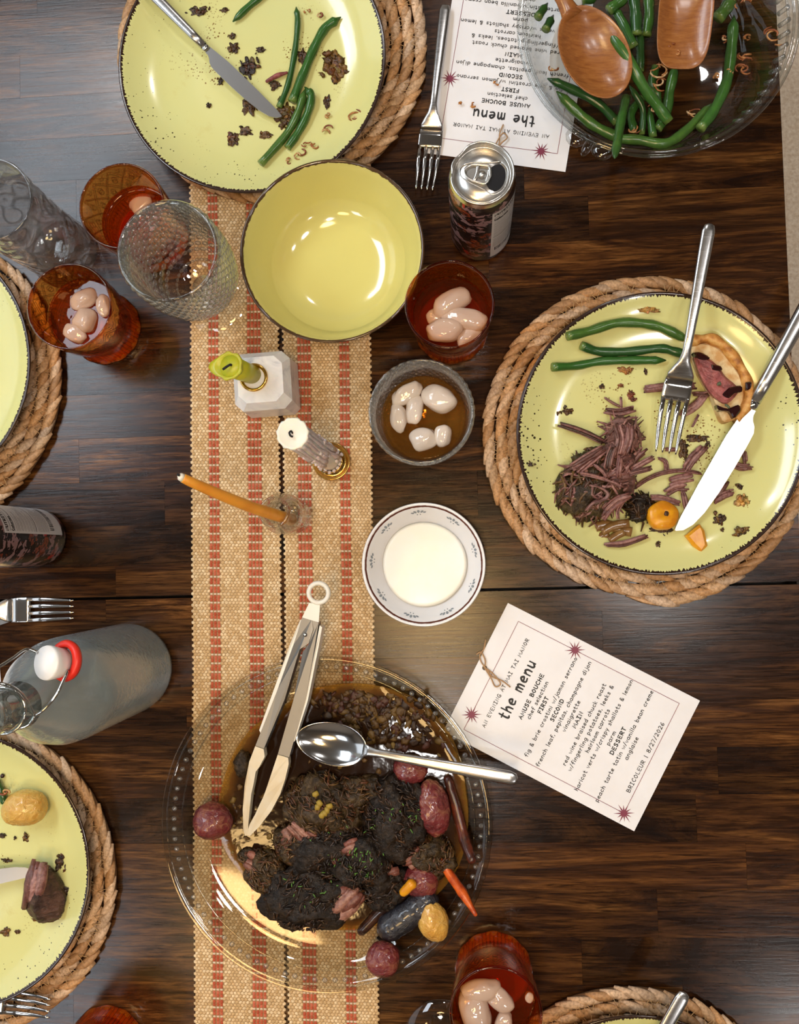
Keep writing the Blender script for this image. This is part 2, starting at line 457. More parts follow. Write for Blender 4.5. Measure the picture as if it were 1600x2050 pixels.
def m_dish():
    s = NT('white_dish'); o = s.obj(); a, z, sp = cyl(s, o)
    rad = s.n('VectorMath', {0: s.n('CombineXYZ', {0: sp.outputs[0], 1: sp.outputs[1], 2: 0.0}).outputs[0]}, operation='LENGTH').outputs['Value']
    rn = s.math('ADD', rad, s.math('MULTIPLY_ADD', s.noise(o, 300, 2), 0.0008, -0.0004))
    line = s.math('LESS_THAN', s.math('ABSOLUTE', s.math('SUBTRACT', rn, 0.0549)), 0.00075)
    c = s.mix(line, (0.80, 0.79, 0.79), (0.11, 0.035, 0.022))
    return s.done(s.pbr(col=c, rough=0.12, spec=0.5))

def m_crust():
    s = NT('toasted_crust'); o = s.obj(); nz = s.noise(o, 110, 4, 0.6)
    c = s.ramp(nz, [(0.32, (0.26, 0.085, 0.012)), (0.50, (0.56, 0.24, 0.045)), (0.68, (0.72, 0.44, 0.14))])
    return s.done(s.pbr(col=c, rough=0.55, nor=s.bump(nz, 0.5, 0.0015)))

def m_meat(name, c0, c1, c2, rough=0.38, stretch=(60, 260, 120)):
    s = NT(name); o = s.obj()
    f = s.noise(s.vmap(o, stretch), 1.0, 5, 0.65, 0.8); nz = s.noise(o, 90, 5, 0.65)
    c = s.ramp(f, [(0.28, c0), (0.5, c1), (0.74, c2)])
    c = s.mix(s.ramp(nz, [(0.40, (0.7, 0.7, 0.7)), (0.58, (0, 0, 0))]), c, tuple(x * 0.4 for x in c0))
    return s.done(s.pbr(col=c, rough=rough, spec=0.35, nor=s.bump(s.math('ADD', f, nz), 0.8, 0.0022)))

def m_potato(name, c0, c1, c2):
    s = NT(name); o = s.obj(); w = s.noise(o, 95, 5, 0.62, 1.5); b = s.noise(o, 30, 2)
    c = s.ramp(s.math('MULTIPLY_ADD', w, 0.5, s.math('MULTIPLY', b, 0.5)), [(0.36, c0), (0.50, c1), (0.64, c2)])
    return s.done(s.pbr(col=c, rough=0.26, spec=0.6, coat=0.5, coatr=0.08, nor=s.bump(w, 0.9, 0.0030)))

def m_bean():
    s = NT('green_bean_skin'); a = s.n('Attribute', attribute_name='Col').outputs['Color']; o = s.obj(); nz = s.noise(o, 130, 3)
    c = s.mix(s.ramp(nz, [(0.35, (0.4, 0.4, 0.4)), (0.65, (0, 0, 0))]), a, (0.022, 0.070, 0.016))
    return s.done(s.pbr(col=c, rough=0.24, spec=0.55, nor=s.bump(nz, 0.18, 0.001)))

def m_spoonwood():
    s = NT('spoon_wood'); o = s.obj(); w = s.noise(s.vmap(o, (60, 420, 200)), 1.0, 4, 0.6, 0.5)
    c = s.ramp(w, [(0.25, (0.20, 0.062, 0.014)), (0.5, (0.295, 0.105, 0.024)), (0.75, (0.37, 0.150, 0.040))])
    return s.done(s.pbr(col=c, rough=0.30, spec=0.5, coat=0.25, coatr=0.15, nor=s.bump(s.noise(o, 260, 3), 0.18, 0.0008)))

def m_carpet():
    s = NT('carpet'); o = s.obj(); nz = s.noise(o, 160, 3)
    c = s.ramp(nz, [(0.3, (0.70, 0.56, 0.42)), (0.7, (0.95, 0.84, 0.70))])
    return s.done(s.pbr(col=c, rough=0.95, nor=s.bump(nz, 0.6, 0.004)))

def m_steel(name='brushed_steel', rough=0.24, col=(0.55, 0.54, 0.53)):
    s = NT(name); o = s.obj(); w = s.noise(s.vmap(o, (40, 900, 900)), 1.0, 2)
    rg = s.math('MULTIPLY_ADD', w, 0.16, rough - 0.08)
    return s.done(s.pbr(col=col, rough=rg, metal=1.0, nor=s.bump(w, 0.04, 0.0003)))

M = dict(
    wood=m_wood(), gap=simple('table_substrate', (0.010, 0.006, 0.004), 0.6), plate=m_plate(0.1325), bowl=m_bowl(0.087, 0.066), straw=m_straw(), jute=m_jute(),
    jute_back=simple('jute_backing', (0.30, 0.19, 0.085), 0.9), thread=simple('stitch_thread', (0.60, 0.38, 0.17), 0.6),
    paper=simple('card_paper', (0.83, 0.82, 0.83), 0.42, col2=(0.80, 0.785, 0.79), nscale=25, spec=0.35), ink=simple('black_ink', (0.012, 0.011, 0.012), 0.6),
    wine=simple('wine_ink', (0.20, 0.022, 0.055), 0.5), twine=simple('twine', (0.46, 0.27, 0.13), 0.85, bumps=0.6, bscale=900),
    steel=m_steel(), chrome=simple('polished_steel', (0.62, 0.61, 0.60), 0.12, 1.0), alu=simple('aluminium', (0.72, 0.70, 0.66), 0.26, 1.0),
    blade=simple('blade_steel', (0.42, 0.415, 0.41), 0.31, 1.0), tongsteel=simple('matte_steel', (0.21, 0.205, 0.195), 0.42, 0.85), beef_brown=m_meat('brown_beef', (0.030, 0.014, 0.009), (0.085, 0.040, 0.028), (0.15, 0.075, 0.055), 0.38),
    brass=simple('brass', (0.75, 0.45, 0.10), 0.18, 1.0, col2=(0.68, 0.43, 0.13), nscale=40), dark=simple('mouth_shade', (0.006, 0.006, 0.008), 0.3),
    amber=thin_glass('amber_glass', (0.95, 0.62, 0.235), pattern=amber_pattern, body=(0.70, 0.20, 0.02), bodyf=0.045), amber_plain=thin_glass('amber_glass_rim', (0.70, 0.30, 0.08)),  # slight diffuse orange paints a lit glow into the walls
    amber_base=thin_glass('amber_glass_base', (1.0, 0.42, 0.06), body=(0.95, 0.20, 0.01), bodyf=0.32),  # diffuse orange paints in the glow of light refracted through the base
    glass=thin_glass('clear_glass', (0.955, 0.965, 0.96), ior=1.6), glass_dim=thin_glass('clear_glass_thick', (0.88, 0.885, 0.88), bumps=0.3, bscale=40, ior=1.65),
    crystal=thin_glass('pressed_crystal', (0.95, 0.95, 0.95), pattern=swirl_pattern, body=(0.75, 0.76, 0.78), bodyf=0.14),  # white diffuse share paints bright reflections into the clear glass
    whisky=thin_glass('whisky', (0.93, 0.66, 0.28), ior=1.35, bumps=0.25, bscale=60, body=(0.70, 0.33, 0.05), bodyf=0.09), whisky_dark=thin_glass('whisky_deep', (0.84, 0.40, 0.11), ior=1.35, bumps=0.25, bscale=45, body=(0.42, 0.12, 0.015), bodyf=0.05),  # diffuse body colours paint some inner glow into the drinks
    water_bottle=thin_glass('cold_bottle_glass', (0.66, 0.72, 0.71), rough=0.16, bumps=0.25, bscale=220, body=(0.52, 0.59, 0.60), bodyf=0.42),
    clear_bottle=thin_glass('bottle_neck_glass', (0.84, 0.87, 0.86), body=(0.5, 0.55, 0.54), bodyf=0.08),
    marble=m_marble(), wax_green=simple('green_wax', (0.52, 0.50, 0.020), 0.35, sss=0.25, ssss=0.006, col2=(0.44, 0.45, 0.03), nscale=70),
    wax_white=simple('white_wax', (0.84, 0.78, 0.66), 0.4, sss=0.3, ssss=0.006), wax_lilac=simple('dripped_wax', (0.70, 0.55, 0.52), 0.45, col2=(0.80, 0.70, 0.68), nscale=130, sss=0.2, ssss=0.004),
    wax_orange=simple('orange_wax', (0.78, 0.33, 0.035), 0.38, sss=0.2, ssss=0.004, col2=(0.70, 0.27, 0.025), nscale=50), wick=simple('burnt_wick', (0.008, 0.007, 0.007), 0.8),
    dish=m_dish(), motif=simple('grey_glaze_print', (0.23, 0.26, 0.29), 0.25), cream=simple('cream', (0.87, 0.855, 0.78), 0.28, col2=(0.88, 0.85, 0.72), nscale=22),
    sauce=m_sauce(), beef_dark=m_meat('seared_beef', (0.006, 0.0035, 0.002), (0.021, 0.0120, 0.0062), (0.062, 0.034, 0.016), 0.42, (260, 260, 260)),
    beef_grey=m_meat('braised_beef', (0.018, 0.0100, 0.004), (0.060, 0.035, 0.013), (0.135, 0.085, 0.032), 0.26, (240, 240, 240)),
    beef=m_meat('pulled_beef', (0.070, 0.026, 0.021), (0.190, 0.085, 0.070), (0.300, 0.155, 0.130), 0.40),
    shred=simple('beef_fibres', (0.2, 0.1, 0.08), 0.28, attr=True, col2=(0.62, 0.55, 0.55), nscale=300, bumps=0.7, bscale=500, bdist=0.0010),
    red_potato=m_potato('red_potato_skin', (0.085, 0.010, 0.012), (0.175, 0.023, 0.024), (0.36, 0.150, 0.075)),
    yellow_potato=m_potato('yellow_potato_skin', (0.52, 0.235, 0.030), (0.66, 0.37, 0.070), (0.72, 0.48, 0.13)),
    purple_potato=m_potato('purple_potato_skin', (0.008, 0.008, 0.012), (0.016, 0.016, 0.022), (0.045, 0.045, 0.055)),
    carrot_orange=simple('orange_carrot', (0.62, 0.105, 0.010), 0.28, col2=(0.30, 0.030, 0.006), nscale=90, bumps=0.4),
    carrot_brown=simple('roasted_carrot', (0.115, 0.022, 0.008), 0.26, col2=(0.040, 0.010, 0.005), nscale=80, bumps=0.4),
    carrot_dark=simple('charred_carrot', (0.022, 0.009, 0.006), 0.2, col2=(0.055, 0.022, 0.012), nscale=90, bumps=0.4),
    carrot_yellow=simple('yellow_carrot', (0.74, 0.33, 0.010), 0.3, col2=(0.62, 0.22, 0.008), nscale=90, bumps=0.3),
    bean=m_bean(), spoonwood=m_spoonwood(), shallot=simple('fried_shallot', (0.4, 0.2, 0.08), 0.4, attr=True, col2=(0.6, 0.42, 0.3), nscale=300),
    onion=simple('braised_onion', (0.17, 0.080, 0.022), 0.2, col2=(0.26, 0.14, 0.045), nscale=60, bumps=0.3),
    scrap=simple('food_scraps', (0.1, 0.05, 0.02), 0.24, attr=True, col2=(0.4, 0.35, 0.3), nscale=300, bumps=0.8, bscale=350, bdist=0.002),
    leek=simple('leek_bits', (0.24, 0.16, 0.030), 0.42, attr=True, spec=0.3), herb=simple('chopped_chives', (0.10, 0.24, 0.035), 0.5),
    crust=m_crust(), crumb=simple('bread_crumb', (0.72, 0.56, 0.30), 0.7, col2=(0.55, 0.30, 0.10), nscale=90, bumps=0.6), ham=m_meat('cured_ham', (0.22, 0.045, 0.042), (0.38, 0.105, 0.095), (0.50, 0.20, 0.17), 0.25, (60, 60, 200)),
    glaze=simple('dark_fig_jam', (0.022, 0.004, 0.004), 0.08), silicone=simple('cream_silicone', (0.78, 0.68, 0.50), 0.40, col2=(0.74, 0.61, 0.40), nscale=40), grip=simple('ivory_plastic', (0.82, 0.78, 0.68), 0.35),
    ice=thin_glass('ice', (0.90, 0.72, 0.55), rough=0.06, bumps=0.5, bscale=110, body=(0.74, 0.55, 0.43), bodyf=0.74, ior=1.6), ice_pale=thin_glass('pale_ice', (0.93, 0.82, 0.66), rough=0.06, bumps=0.5, bscale=110, body=(0.84, 0.74, 0.64), bodyf=0.72, ior=1.6),
    can=m_can(), panel=simple('can_label_panel', (0.62, 0.60, 0.60), 0.35), red=simple('red_rubber', (0.72, 0.025, 0.012), 0.4), ceramic=simple('white_ceramic', (0.86, 0.85, 0.84), 0.3),
    carpet=m_carpet(), wall=simple('painted_wall', (0.34, 0.30, 0.26), 0.9), ceil=simple('ceiling_paint', (0.27, 0.25, 0.23), 0.9),
)
# ------------------------------------------------------------------ the room
def plane(name, pts, mat):
    o = mk(name, pts, [tuple(range(len(pts)))], mat, local=True, smooth=False); tag(o, kind='structure'); return o
RX0, RX1, RY0, RY1 = -2.2, 2.0, -2.4, 2.4
def slab(name, x0, x1, y0, y1, z0, z1, mat):
    V, Fc = box(x0, x1, y0, y1, z0, z1); o = mk(name, V, Fc, mat, local=True, smooth=False); tag(o, kind='structure'); return o
slab('floor', RX0, RX1, RY0, RY1, -0.05, 0.0, M['carpet'])
slab('ceiling', RX0, RX1, RY0, RY1, CEIL, CEIL + 0.05, M['ceil'])
slab('wall_left', RX0 - 0.05, RX0, RY0, RY1, 0, CEIL, M['wall'])
slab('wall_right', RX1, RX1 + 0.05, RY0, RY1, 0, CEIL, M['wall'])
slab('wall_back', RX0, RX1, RY1, RY1 + 0.05, 0, CEIL, M['wall'])
slab('wall_front', RX0, RX1, RY0 - 0.05, RY0, 0, CEIL, M['wall'])

# ------------------------------------------------------------------ the table, stave by stave
random.seed(11)
TA = radians(1.55)
tab = empty('dining_table', (P(565, 1190).x, P(565, 1190).y, 0), 'dark stained butcher block dining table with a leaf seam across it', 'table', rotz=TA)
TW = 0.500                      # half width
TI = Matrix.Rotation(-TA, 3, 'Z')
def tl(px, py):                 # table-local coordinates of a pixel on the table top
    v = P(px, py) - Vector(tab.location); return TI @ v
V, Fc = box(-TW + 0.004, TW - 0.004, -1.02, -0.0016, T - 0.0352, T - 0.0345); leaf_a = mk('table_leaf', V, Fc, M['gap'], tab, local=True, smooth=False)
V, Fc = box(-TW + 0.004, TW - 0.004, 0.0016, 1.02, T - 0.0352, T - 0.0345); leaf_b = mk('table_leaf', V, Fc, M['gap'], tab, local=True, smooth=False)
V, Fc = box(-TW, TW, -0.02, 0.02, T - 0.050, T - 0.0352); mk('seam_light_stop', V, Fc, M['gap'], tab, local=True, smooth=False)  # added dark strip, stops floor light showing through the leaf seam
for sx in (-1, 1):
    V, Fc = box(sx * TW - (0.003 if sx > 0 else 0), sx * TW + (0 if sx > 0 else 0.003), -0.0013, 0.0013, T - 0.0350, T - 0.004); mk('seam_block', V, Fc, M['gap'], tab, local=True, smooth=False)  # added dark fillers closing both ends of the seam
V, Fc = box(-TW + 0.05, TW - 0.05, -0.95, 0.95, T - 0.12, T - 0.0505); mk('apron', V, Fc, M['wood'], tab, local=True, smooth=False)
for sx in (-1, 1):
    for sy in (-1, 1):
        V, Fc = box(sx * 0.43 - 0.04, sx * 0.43 + 0.04, sy * 0.93 - 0.04, sy * 0.93 + 0.04, 0, T - 0.1205, 0.004); mk('leg', V, Fc, M['wood'], tab, local=True, smooth=False)
rows = []
y = -0.0014
for hgt in [0.0215, 0.042] + [0.0445] * 22:
    rows.append((y - hgt, y)); y -= hgt
    if y < -1.0: break
y = 0.0014
for hgt in [0.031, 0.040] + [0.0445] * 22:
    rows.append((y, y + hgt)); y += hgt
    if y > 1.0: break
known = {}
for px, py in ((1207, 1277), (1438, 1550), (1395, 1645), (1495, 1737), (1317, 1827), (1165, 1917), (232, 1180), (212, 1240), (1180, 470), (330, 1020)):
    q = tl(px, py)
    for i, (a, b) in enumerate(rows):
        if a <= q.y < b: known.setdefault(i, []).append(q.x)
for i, (a, b) in enumerate(rows):
    cuts = [-TW, TW] + known.get(i, [])
    x = -TW + random.uniform(0.06, 0.34)
    while x < TW - 0.05:
        if all(abs(x - c) > 0.11 for c in cuts): cuts.append(x)
        x += random.uniform(0.20, 0.46)
    cuts.sort()
    for c0, c1 in zip(cuts, cuts[1:]):
        L = (c1 - c0) / 2; W = (b - a) / 2; g = 0.00002
        V, Fc = box(-L + g, L - g, -W + g, W - g, -0.034, random.uniform(-0.00006, 0.00004), 0.0001)
        o = mk('plank', V, Fc, M['wood'], leaf_a if a < 0 else leaf_b, local=True, smooth=False)
        o.location = ((c0 + c1) / 2, (a + b) / 2, T)

# ------------------------------------------------------------------ woven runners
TAN = [(0.80, 0.585, 0.335), (0.72, 0.505, 0.27), (0.88, 0.68, 0.42), (0.65, 0.445, 0.225)]
REDS = [(0.54, 0.110, 0.055), (0.60, 0.150, 0.085), (0.48, 0.085, 0.042)]
def runner(xl, xr, stripes, label):
    top, bot = -260, 2300
    A = [P(xl[0], 700), P(xl[1], 1900)]; B = [P(xr[0], 700), P(xr[1], 1900)]
    x0 = lambda y: A[0].x + (A[1].x - A[0].x) * (y - A[0].y) / (A[1].y - A[0].y)
    x1 = lambda y: B[0].x + (B[1].x - B[0].x) * (y - B[0].y) / (B[1].y - B[0].y)
    ya, yb = P(500, bot).y, P(500, top).y
    r = empty('table_runner', (x0(0), (ya + yb) / 2, T), label, 'table runner', 'woven jute runners down the table')
    n = 40; V = []; Fc = []
    for i in range(n + 1):
        yy = ya + (yb - ya) * i / n
        for xx in (x0(yy) + .0012, x1(yy) - .0012):
            for z in (T + 0.0004, T + 0.0020): V.append((xx, yy, z))
    for i in range(n):
        k = i * 4
        Fc += [(k + 1, k + 3, k + 7, k + 5), (k, k + 4, k + 6, k + 2), (k, k + 1, k + 5, k + 4), (k + 2, k + 6, k + 7, k + 3)]
    Fc += [(0, 2, 3, 1), (n * 4, n * 4 + 1, n * 4 + 3, n * 4 + 2)]
    mk('backing', V, Fc, M['jute_back'], r, smooth=False)
    # bumps of the weave
    U = []; UF = []
    ring = [(0.0, 0.75), (0.72, 0.45), (1.0, 0.0)]
    U.append((0, 0, 1.0))
    for rr, zz in ((0.62, 0.75), (1.0, 0.0)):
        for j in range(6): U.append((rr * cos(j * pi / 3), rr * sin(j * pi / 3), zz))
    for j in range(6):
        k = (j + 1) % 6
        UF.append((0, 1 + j, 1 + k)); UF.append((1 + j, 7 + j, 7 + k, 1 + k))
    g = G(); dx, dy = 0.00345, 0.00285
    ny = int((yb - ya) / dy); w = x1(0) - x0(0); nx = int(w / dx)
    for i in range(ny):
        yy = ya + i * dy
        for j in range(nx):
            t = (j + 0.5) / nx
            wob = 0.0007 * noise.noise(Vector((yy * 14, 3.1 if xl[0] < 450 else 8.2, 0)))
            xx = x0(yy) + wob + t * w
            jj = (i // 2)
            red = None
            for s0, s1 in stripes:
                if s0 <= t <= s1: red = True
            ph = i % 3
            if red and ph < 2: c = random.choice(REDS); sx, sy, sz = 0.0019, 0.0024, 0.0017
            elif red: c = (0.74, 0.62, 0.47); sx, sy, sz = 0.0018, 0.0013, 0.0010
            else: c = random.choice(TAN); sx, sy, sz = 0.0021, 0.0018, 0.0013
            if not red: xx += dx * 0.24 if i % 2 else -dx * 0.24
            sz *= random.uniform(0.75, 1.25)
            a = 0.5 * (1 if i % 2 else -1) if not red else 0.0
            ca, sa = cos(a), sin(a)
            g.add([(xx + u[0] * sx * ca - u[1] * sy * sa, yy + u[0] * sx * sa + u[1] * sy * ca, T + 0.0017 + u[2] * sz) for u in U], UF, c)
    o = mg('weave', g, M['jute'], r); o['kind'] = 'stuff'
    return r
runner((383, 390), (559, 570), ((0.185, 0.335), (0.645, 0.790)), 'left strip of the jute runner with red stitched stripes, under the leaning orange candle')
runner((567, 577), (742, 757), ((0.150, 0.305), (0.625, 0.770)), 'right strip of the jute runner with red stitched stripes, beside the dipping dish')

# ------------------------------------------------------------------ braided placemats
def straw_col():
    b = random.choice([(0.50, 0.30, 0.155), (0.58, 0.37, 0.205), (0.42, 0.235, 0.11), (0.62, 0.43, 0.275), (0.52, 0.285, 0.125), (0.55, 0.39, 0.26)])
    k = random.uniform(0.95, 1.28); return tuple(x * k for x in b)
def make_placemat(seed, R=0.1645, turns=9):
    random.seed(seed)
    root = empty('placemat', (0, 0, 0), 'x', 'placemat', 'round braided placemats')
    pitch = 0.0122
    th = G()
    for c in range(turns):
        g = G(); a = 0.0; R0 = R - 0.0075 - pitch * c
        if R0 < 0.02: break
        while a < 2 * pi - 0.01:
            r = R0 - pitch * a / (2 * pi) + 0.0006 * noise.noise(Vector((a * 3, c, seed)))
            L = random.uniform(0.026, 0.034)
            w = random.uniform(0.0034, 0.0050); tilt = random.uniform(0.0030, 0.0062); zb = random.uniform(-0.0008, 0.0008)
            pts = []; rad = []
            for q in range(6):
                t = -1 + 2 * q / 5
                ang = a + t * L / 2 / r
                rr = r + tilt * t
                pts.append((rr * cos(ang), rr * sin(ang), 0.0050 + zb + 0.0034 * (1 - t * t)))
                s = max(0.30, (1 - abs(t) ** 2.6)); rad.append((w * s + 0.0006, 0.0026 * s + 0.0006))
            V, Fc = tube(pts, rad, 6); g.add(V, Fc, straw_col())
            a += random.uniform(0.0088, 0.0135) / r * 1.25
        if c == 0:                                  # loose end of the outermost coil
            for q in range(5):
                pts = [((R0 - 0.004 + 0.003 * q * 0.5 - 0.006 * t) * cos(-0.02 - t * 0.16), (R0 - 0.004 + 0.003 * q * 0.5 - 0.006 * t) * sin(-0.02 - t * 0.16), 0.003 + 0.001 * q * (1 - t)) for t in (0, 0.3, 0.6, 1.0 + 0.05 * q)]
                V, Fc = tube(pts, [(0.0022, 0.0016)] * 3 + [(0.0008, 0.0006)], 5); g.add(V, Fc, straw_col())
        # core of the rope
        pts = [((R0 - pitch * k / 48) * cos(2 * pi * k / 48), (R0 - pitch * k / 48) * sin(2 * pi * k / 48), 0.0040) for k in range(49)]
        V, Fc = tube(pts, (0.0056, 0.0036) and [(0.0056, 0.0036)] * 49, 8); g.add(V, Fc, (0.16, 0.080, 0.034))
        mg('coil', g, M['straw'], root, local=True)
        if c and c < 5:                             # zigzag stitches between this coil and the one outside it
            n = int(2 * pi * R0 / 0.0085)
            for k in range(n):
                if random.random() < 0.25: continue
                a0 = 2 * pi * k / n; r = R0 - pitch * a0 / (2 * pi) + pitch * 0.5
                d = random.uniform(0.6, 1.0)
                for s in (-1, 1):
                    p0 = ((r - 0.0052 * d) * cos(a0), (r - 0.0052 * d) * sin(a0), 0.0112)
                    aa = a0 + s * 0.0036 / r
                    p1 = ((r + 0.0050 * d) * cos(aa), (r + 0.0050 * d) * sin(aa), 0.0116)
                    V, Fc = tube([p0, p1], 0.00034, 3); th.add(V, Fc)
    mk('stitching', th.v, th.f, M['thread'], root, local=True)
    return root
pm = make_placemat(5)
def put_mat(o, px, py, rot, label):
    p = P(px, py, 0.006); o.location = (p.x, p.y, T + 0.0006); o.rotation_euler = (0, 0, rot); o['label'] = label; return o
put_mat(pm, 1287, 878, radians(-84), 'round braided placemat under the plate of shredded beef and crostini')
put_mat(copy_tree(pm), 548, 98, radians(120), 'round braided placemat under the plate with four green beans and a knife')
put_mat(copy_tree(pm), -172, 760, radians(150), 'round braided placemat cut by the left frame edge, beside the amber glass of ice')
put_mat(copy_tree(pm), -68, 1752, radians(100), 'round braided placemat under the plate with the yellow potato')
put_mat(copy_tree(pm), 1268, 2312, radians(200), 'round braided placemat at the bottom frame edge, right of the amber glass')
MAT_T = 0.0124                   # top of a placemat

# ------------------------------------------------------------------ plates and bowl
PR = 0.1325
def make_plate():
    prof = [(0, 0.004), (0.072, 0.004), (0.074, 0.0), (0.079, 0.0), (0.081, 0.004), (0.105, 0.009), (0.126, 0.0185), (0.1312, 0.0225), (PR, 0.0242), (0.1318, 0.0252),
            (0.1300, 0.0246), (0.1255, 0.0213), (0.115, 0.0150), (0.102, 0.0098), (0.088, 0.0075), (0.06, 0.0068), (0.03, 0.0066), (0, 0.0066)]
    V, Fc = lathe(prof, 128)
    return mk('dinner_plate', V, Fc, M['plate'], local=True)
PLATE_F = MAT_T + 0.0072          # food level on a plate
def plate_h(px, py, c, base=MAT_T):
    "height of the plate surface under a pixel"
    q = P(px, py, PLATE_F); d = math.hypot(q.x - c[0], q.y - c[1])
    pr = [(0, 0.0066), (0.06, 0.0068), (0.088, 0.0075), (0.102, 0.0098), (0.115, 0.015), (0.1255, 0.0213), (0.131, 0.0248), (9, 0.0248)]
    for (a, ha), (b, hb) in zip(pr, pr[1:]):
        if a <= d <= b: return base + ha + (hb - ha) * (d - a) / (b - a)
    return base + 0.0248
plate0 = make_plate()
def put_plate(o, px, py, label, rot=0.0):
    p = P(px, py, MAT_T + 0.0245); o.location = (p.x, p.y, T + MAT_T); o.rotation_euler = (0, 0, rot)
    return tag(o, label, 'plate', 'speckled lime dinner plates')
pr_ = put_plate(plate0, 1321, 866, 'lime green speckled plate holding shredded beef, beans and a crostini', 2.2)
pt_ = put_plate(copy_tree(plate0), 502, 119, 'lime green speckled plate with a knife laid across beans and onion scraps', -0.4)
pl_ = put_plate(copy_tree(plate0), -198, 730, 'lime green plate cut by the left frame edge, above the printed can', 1.0)
pb_ = put_plate(copy_tree(plate0), -87, 1742, 'lime green speckled plate with a yellow potato and a beef chunk', -0.9)
pq_ = put_plate(copy_tree(plate0), 1290, 2332, 'plate whose dark rim just shows at the bottom frame edge', 0.5)
CR = (pr_.location.x, pr_.location.y); CT = (pt_.location.x, pt_.location.y); CB = (pb_.location.x, pb_.location.y); CL = (pl_.location.x, pl_.location.y)

BH = 0.066
p = P(665, 504, BH)
prof = [(0, 0.004), (0.036, 0.004), (0.038, 0), (0.042, 0), (0.044, 0.004), (0.060, 0.014), (0.075, 0.034), (0.0835, 0.056), (0.0862, BH), (0.0848, BH + 0.0010), (0.0832, BH - 0.001),
        (0.0800, 0.055), (0.0715, 0.034), (0.0660, 0.024), (0.0645, 0.0205), (0.052, 0.0125), (0.040, 0.0085), (0.02, 0.0072), (0, 0.007)]
V, Fc = lathe(prof, 112); o = mk('serving_bowl', V, Fc, M['bowl'], local=True); o.location = (p.x, p.y, T + 0.0035)
tag(o, 'empty glossy yellow bowl with a thin brown rim between plate and candles', 'bowl')

# ------------------------------------------------------------------ dipping dish with cream
DH = 0.036
p = P(848, 1130, DH); dd = empty('dipping_dish', (p.x, p.y, T), 'small white dish with brown rim line and grey flower motifs', 'dish')
prof = [(0, 0.003), (0.030, 0.003), (0.031, 0), (0.034, 0), (0.036, 0.004), (0.046, 0.016), (0.0535, 0.030), (0.0572, DH), (0.0584, DH + 0.0006), (0.0576, DH + 0.0014), (0.0560, DH + 0.0006),
        (0.0515, 0.0300), (0.0445, 0.0195), (0.038, 0.012), (0.030, 0.0080), (0, 0.0070)]
V, Fc = lathe(prof, 96); mk('dish_body', V, Fc, M['dish'], dd, local=True)
def dish_z(r):
    q = [(0.038, 0.012), (0.0445, 0.0195), (0.0515, 0.030), (0.056, DH + 0.0006)]
    for (a, ha), (b, hb) in zip(q, q[1:]):
        if r <= b: return ha + (hb - ha) * (r - a) / (b - a)
    return DH
petal = [(0.0, 0.0), (0.0011, 0.0010), (0.0013, 0.0030), (0.0, 0.0046), (-0.0013, 0.0030), (-0.0011, 0.0010)]
for k in range(9):
    a0 = radians(96 + k * 40)
    g = G()
    for da, sc_, ln in ((-0.085, 0.8, -62), (-0.04, 0.95, -38), (0.0, 1.0, 0), (0.04, 0.95, 38), (0.085, 0.8, 62)):
        V = []
        for (x, y) in petal:
            x *= sc_; y *= sc_; la = radians(ln); xx = x * cos(la) + y * sin(la); yy = -x * sin(la) + y * cos(la)
            ang = a0 + da + xx / 0.05; r = 0.0492 + yy * 0.62
            V.append((r * cos(ang), r * sin(ang), dish_z(r) + 0.00035))
        g.add(V, [tuple(range(6))])
    for da in (-0.03, 0.03):
        V = []
        for j in range(6):
            r = 0.0478 + 0.0006 * sin(j * pi / 3); ang = a0 + da + 0.012 * cos(j * pi / 3); V.append((r * cos(ang), r * sin(ang), dish_z(r) + 0.0004))
        g.add(V, [tuple(range(6))])
    mk('flower_motif', g.v, g.f, M['motif'], dd, local=True, smooth=False)
V, Fc = lathe([(0, 0.0085), (0.028, 0.0085), (0.0395, 0.0158), (0.0405, 0.0172), (0.037, 0.0178), (0.02, 0.0182), (0, 0.0182)], 72, mod=lambda a, i, r, z: (r * (1 + 0.012 * sin(3 * a + 1)), z))
cr_ = mk('whipped_cream', V, Fc, M['cream'], local=True); cr_.location = (p.x, p.y, T + 0.0006)
tag(cr_, 'smooth pool of pale cream filling the white dipping dish', 'cream')

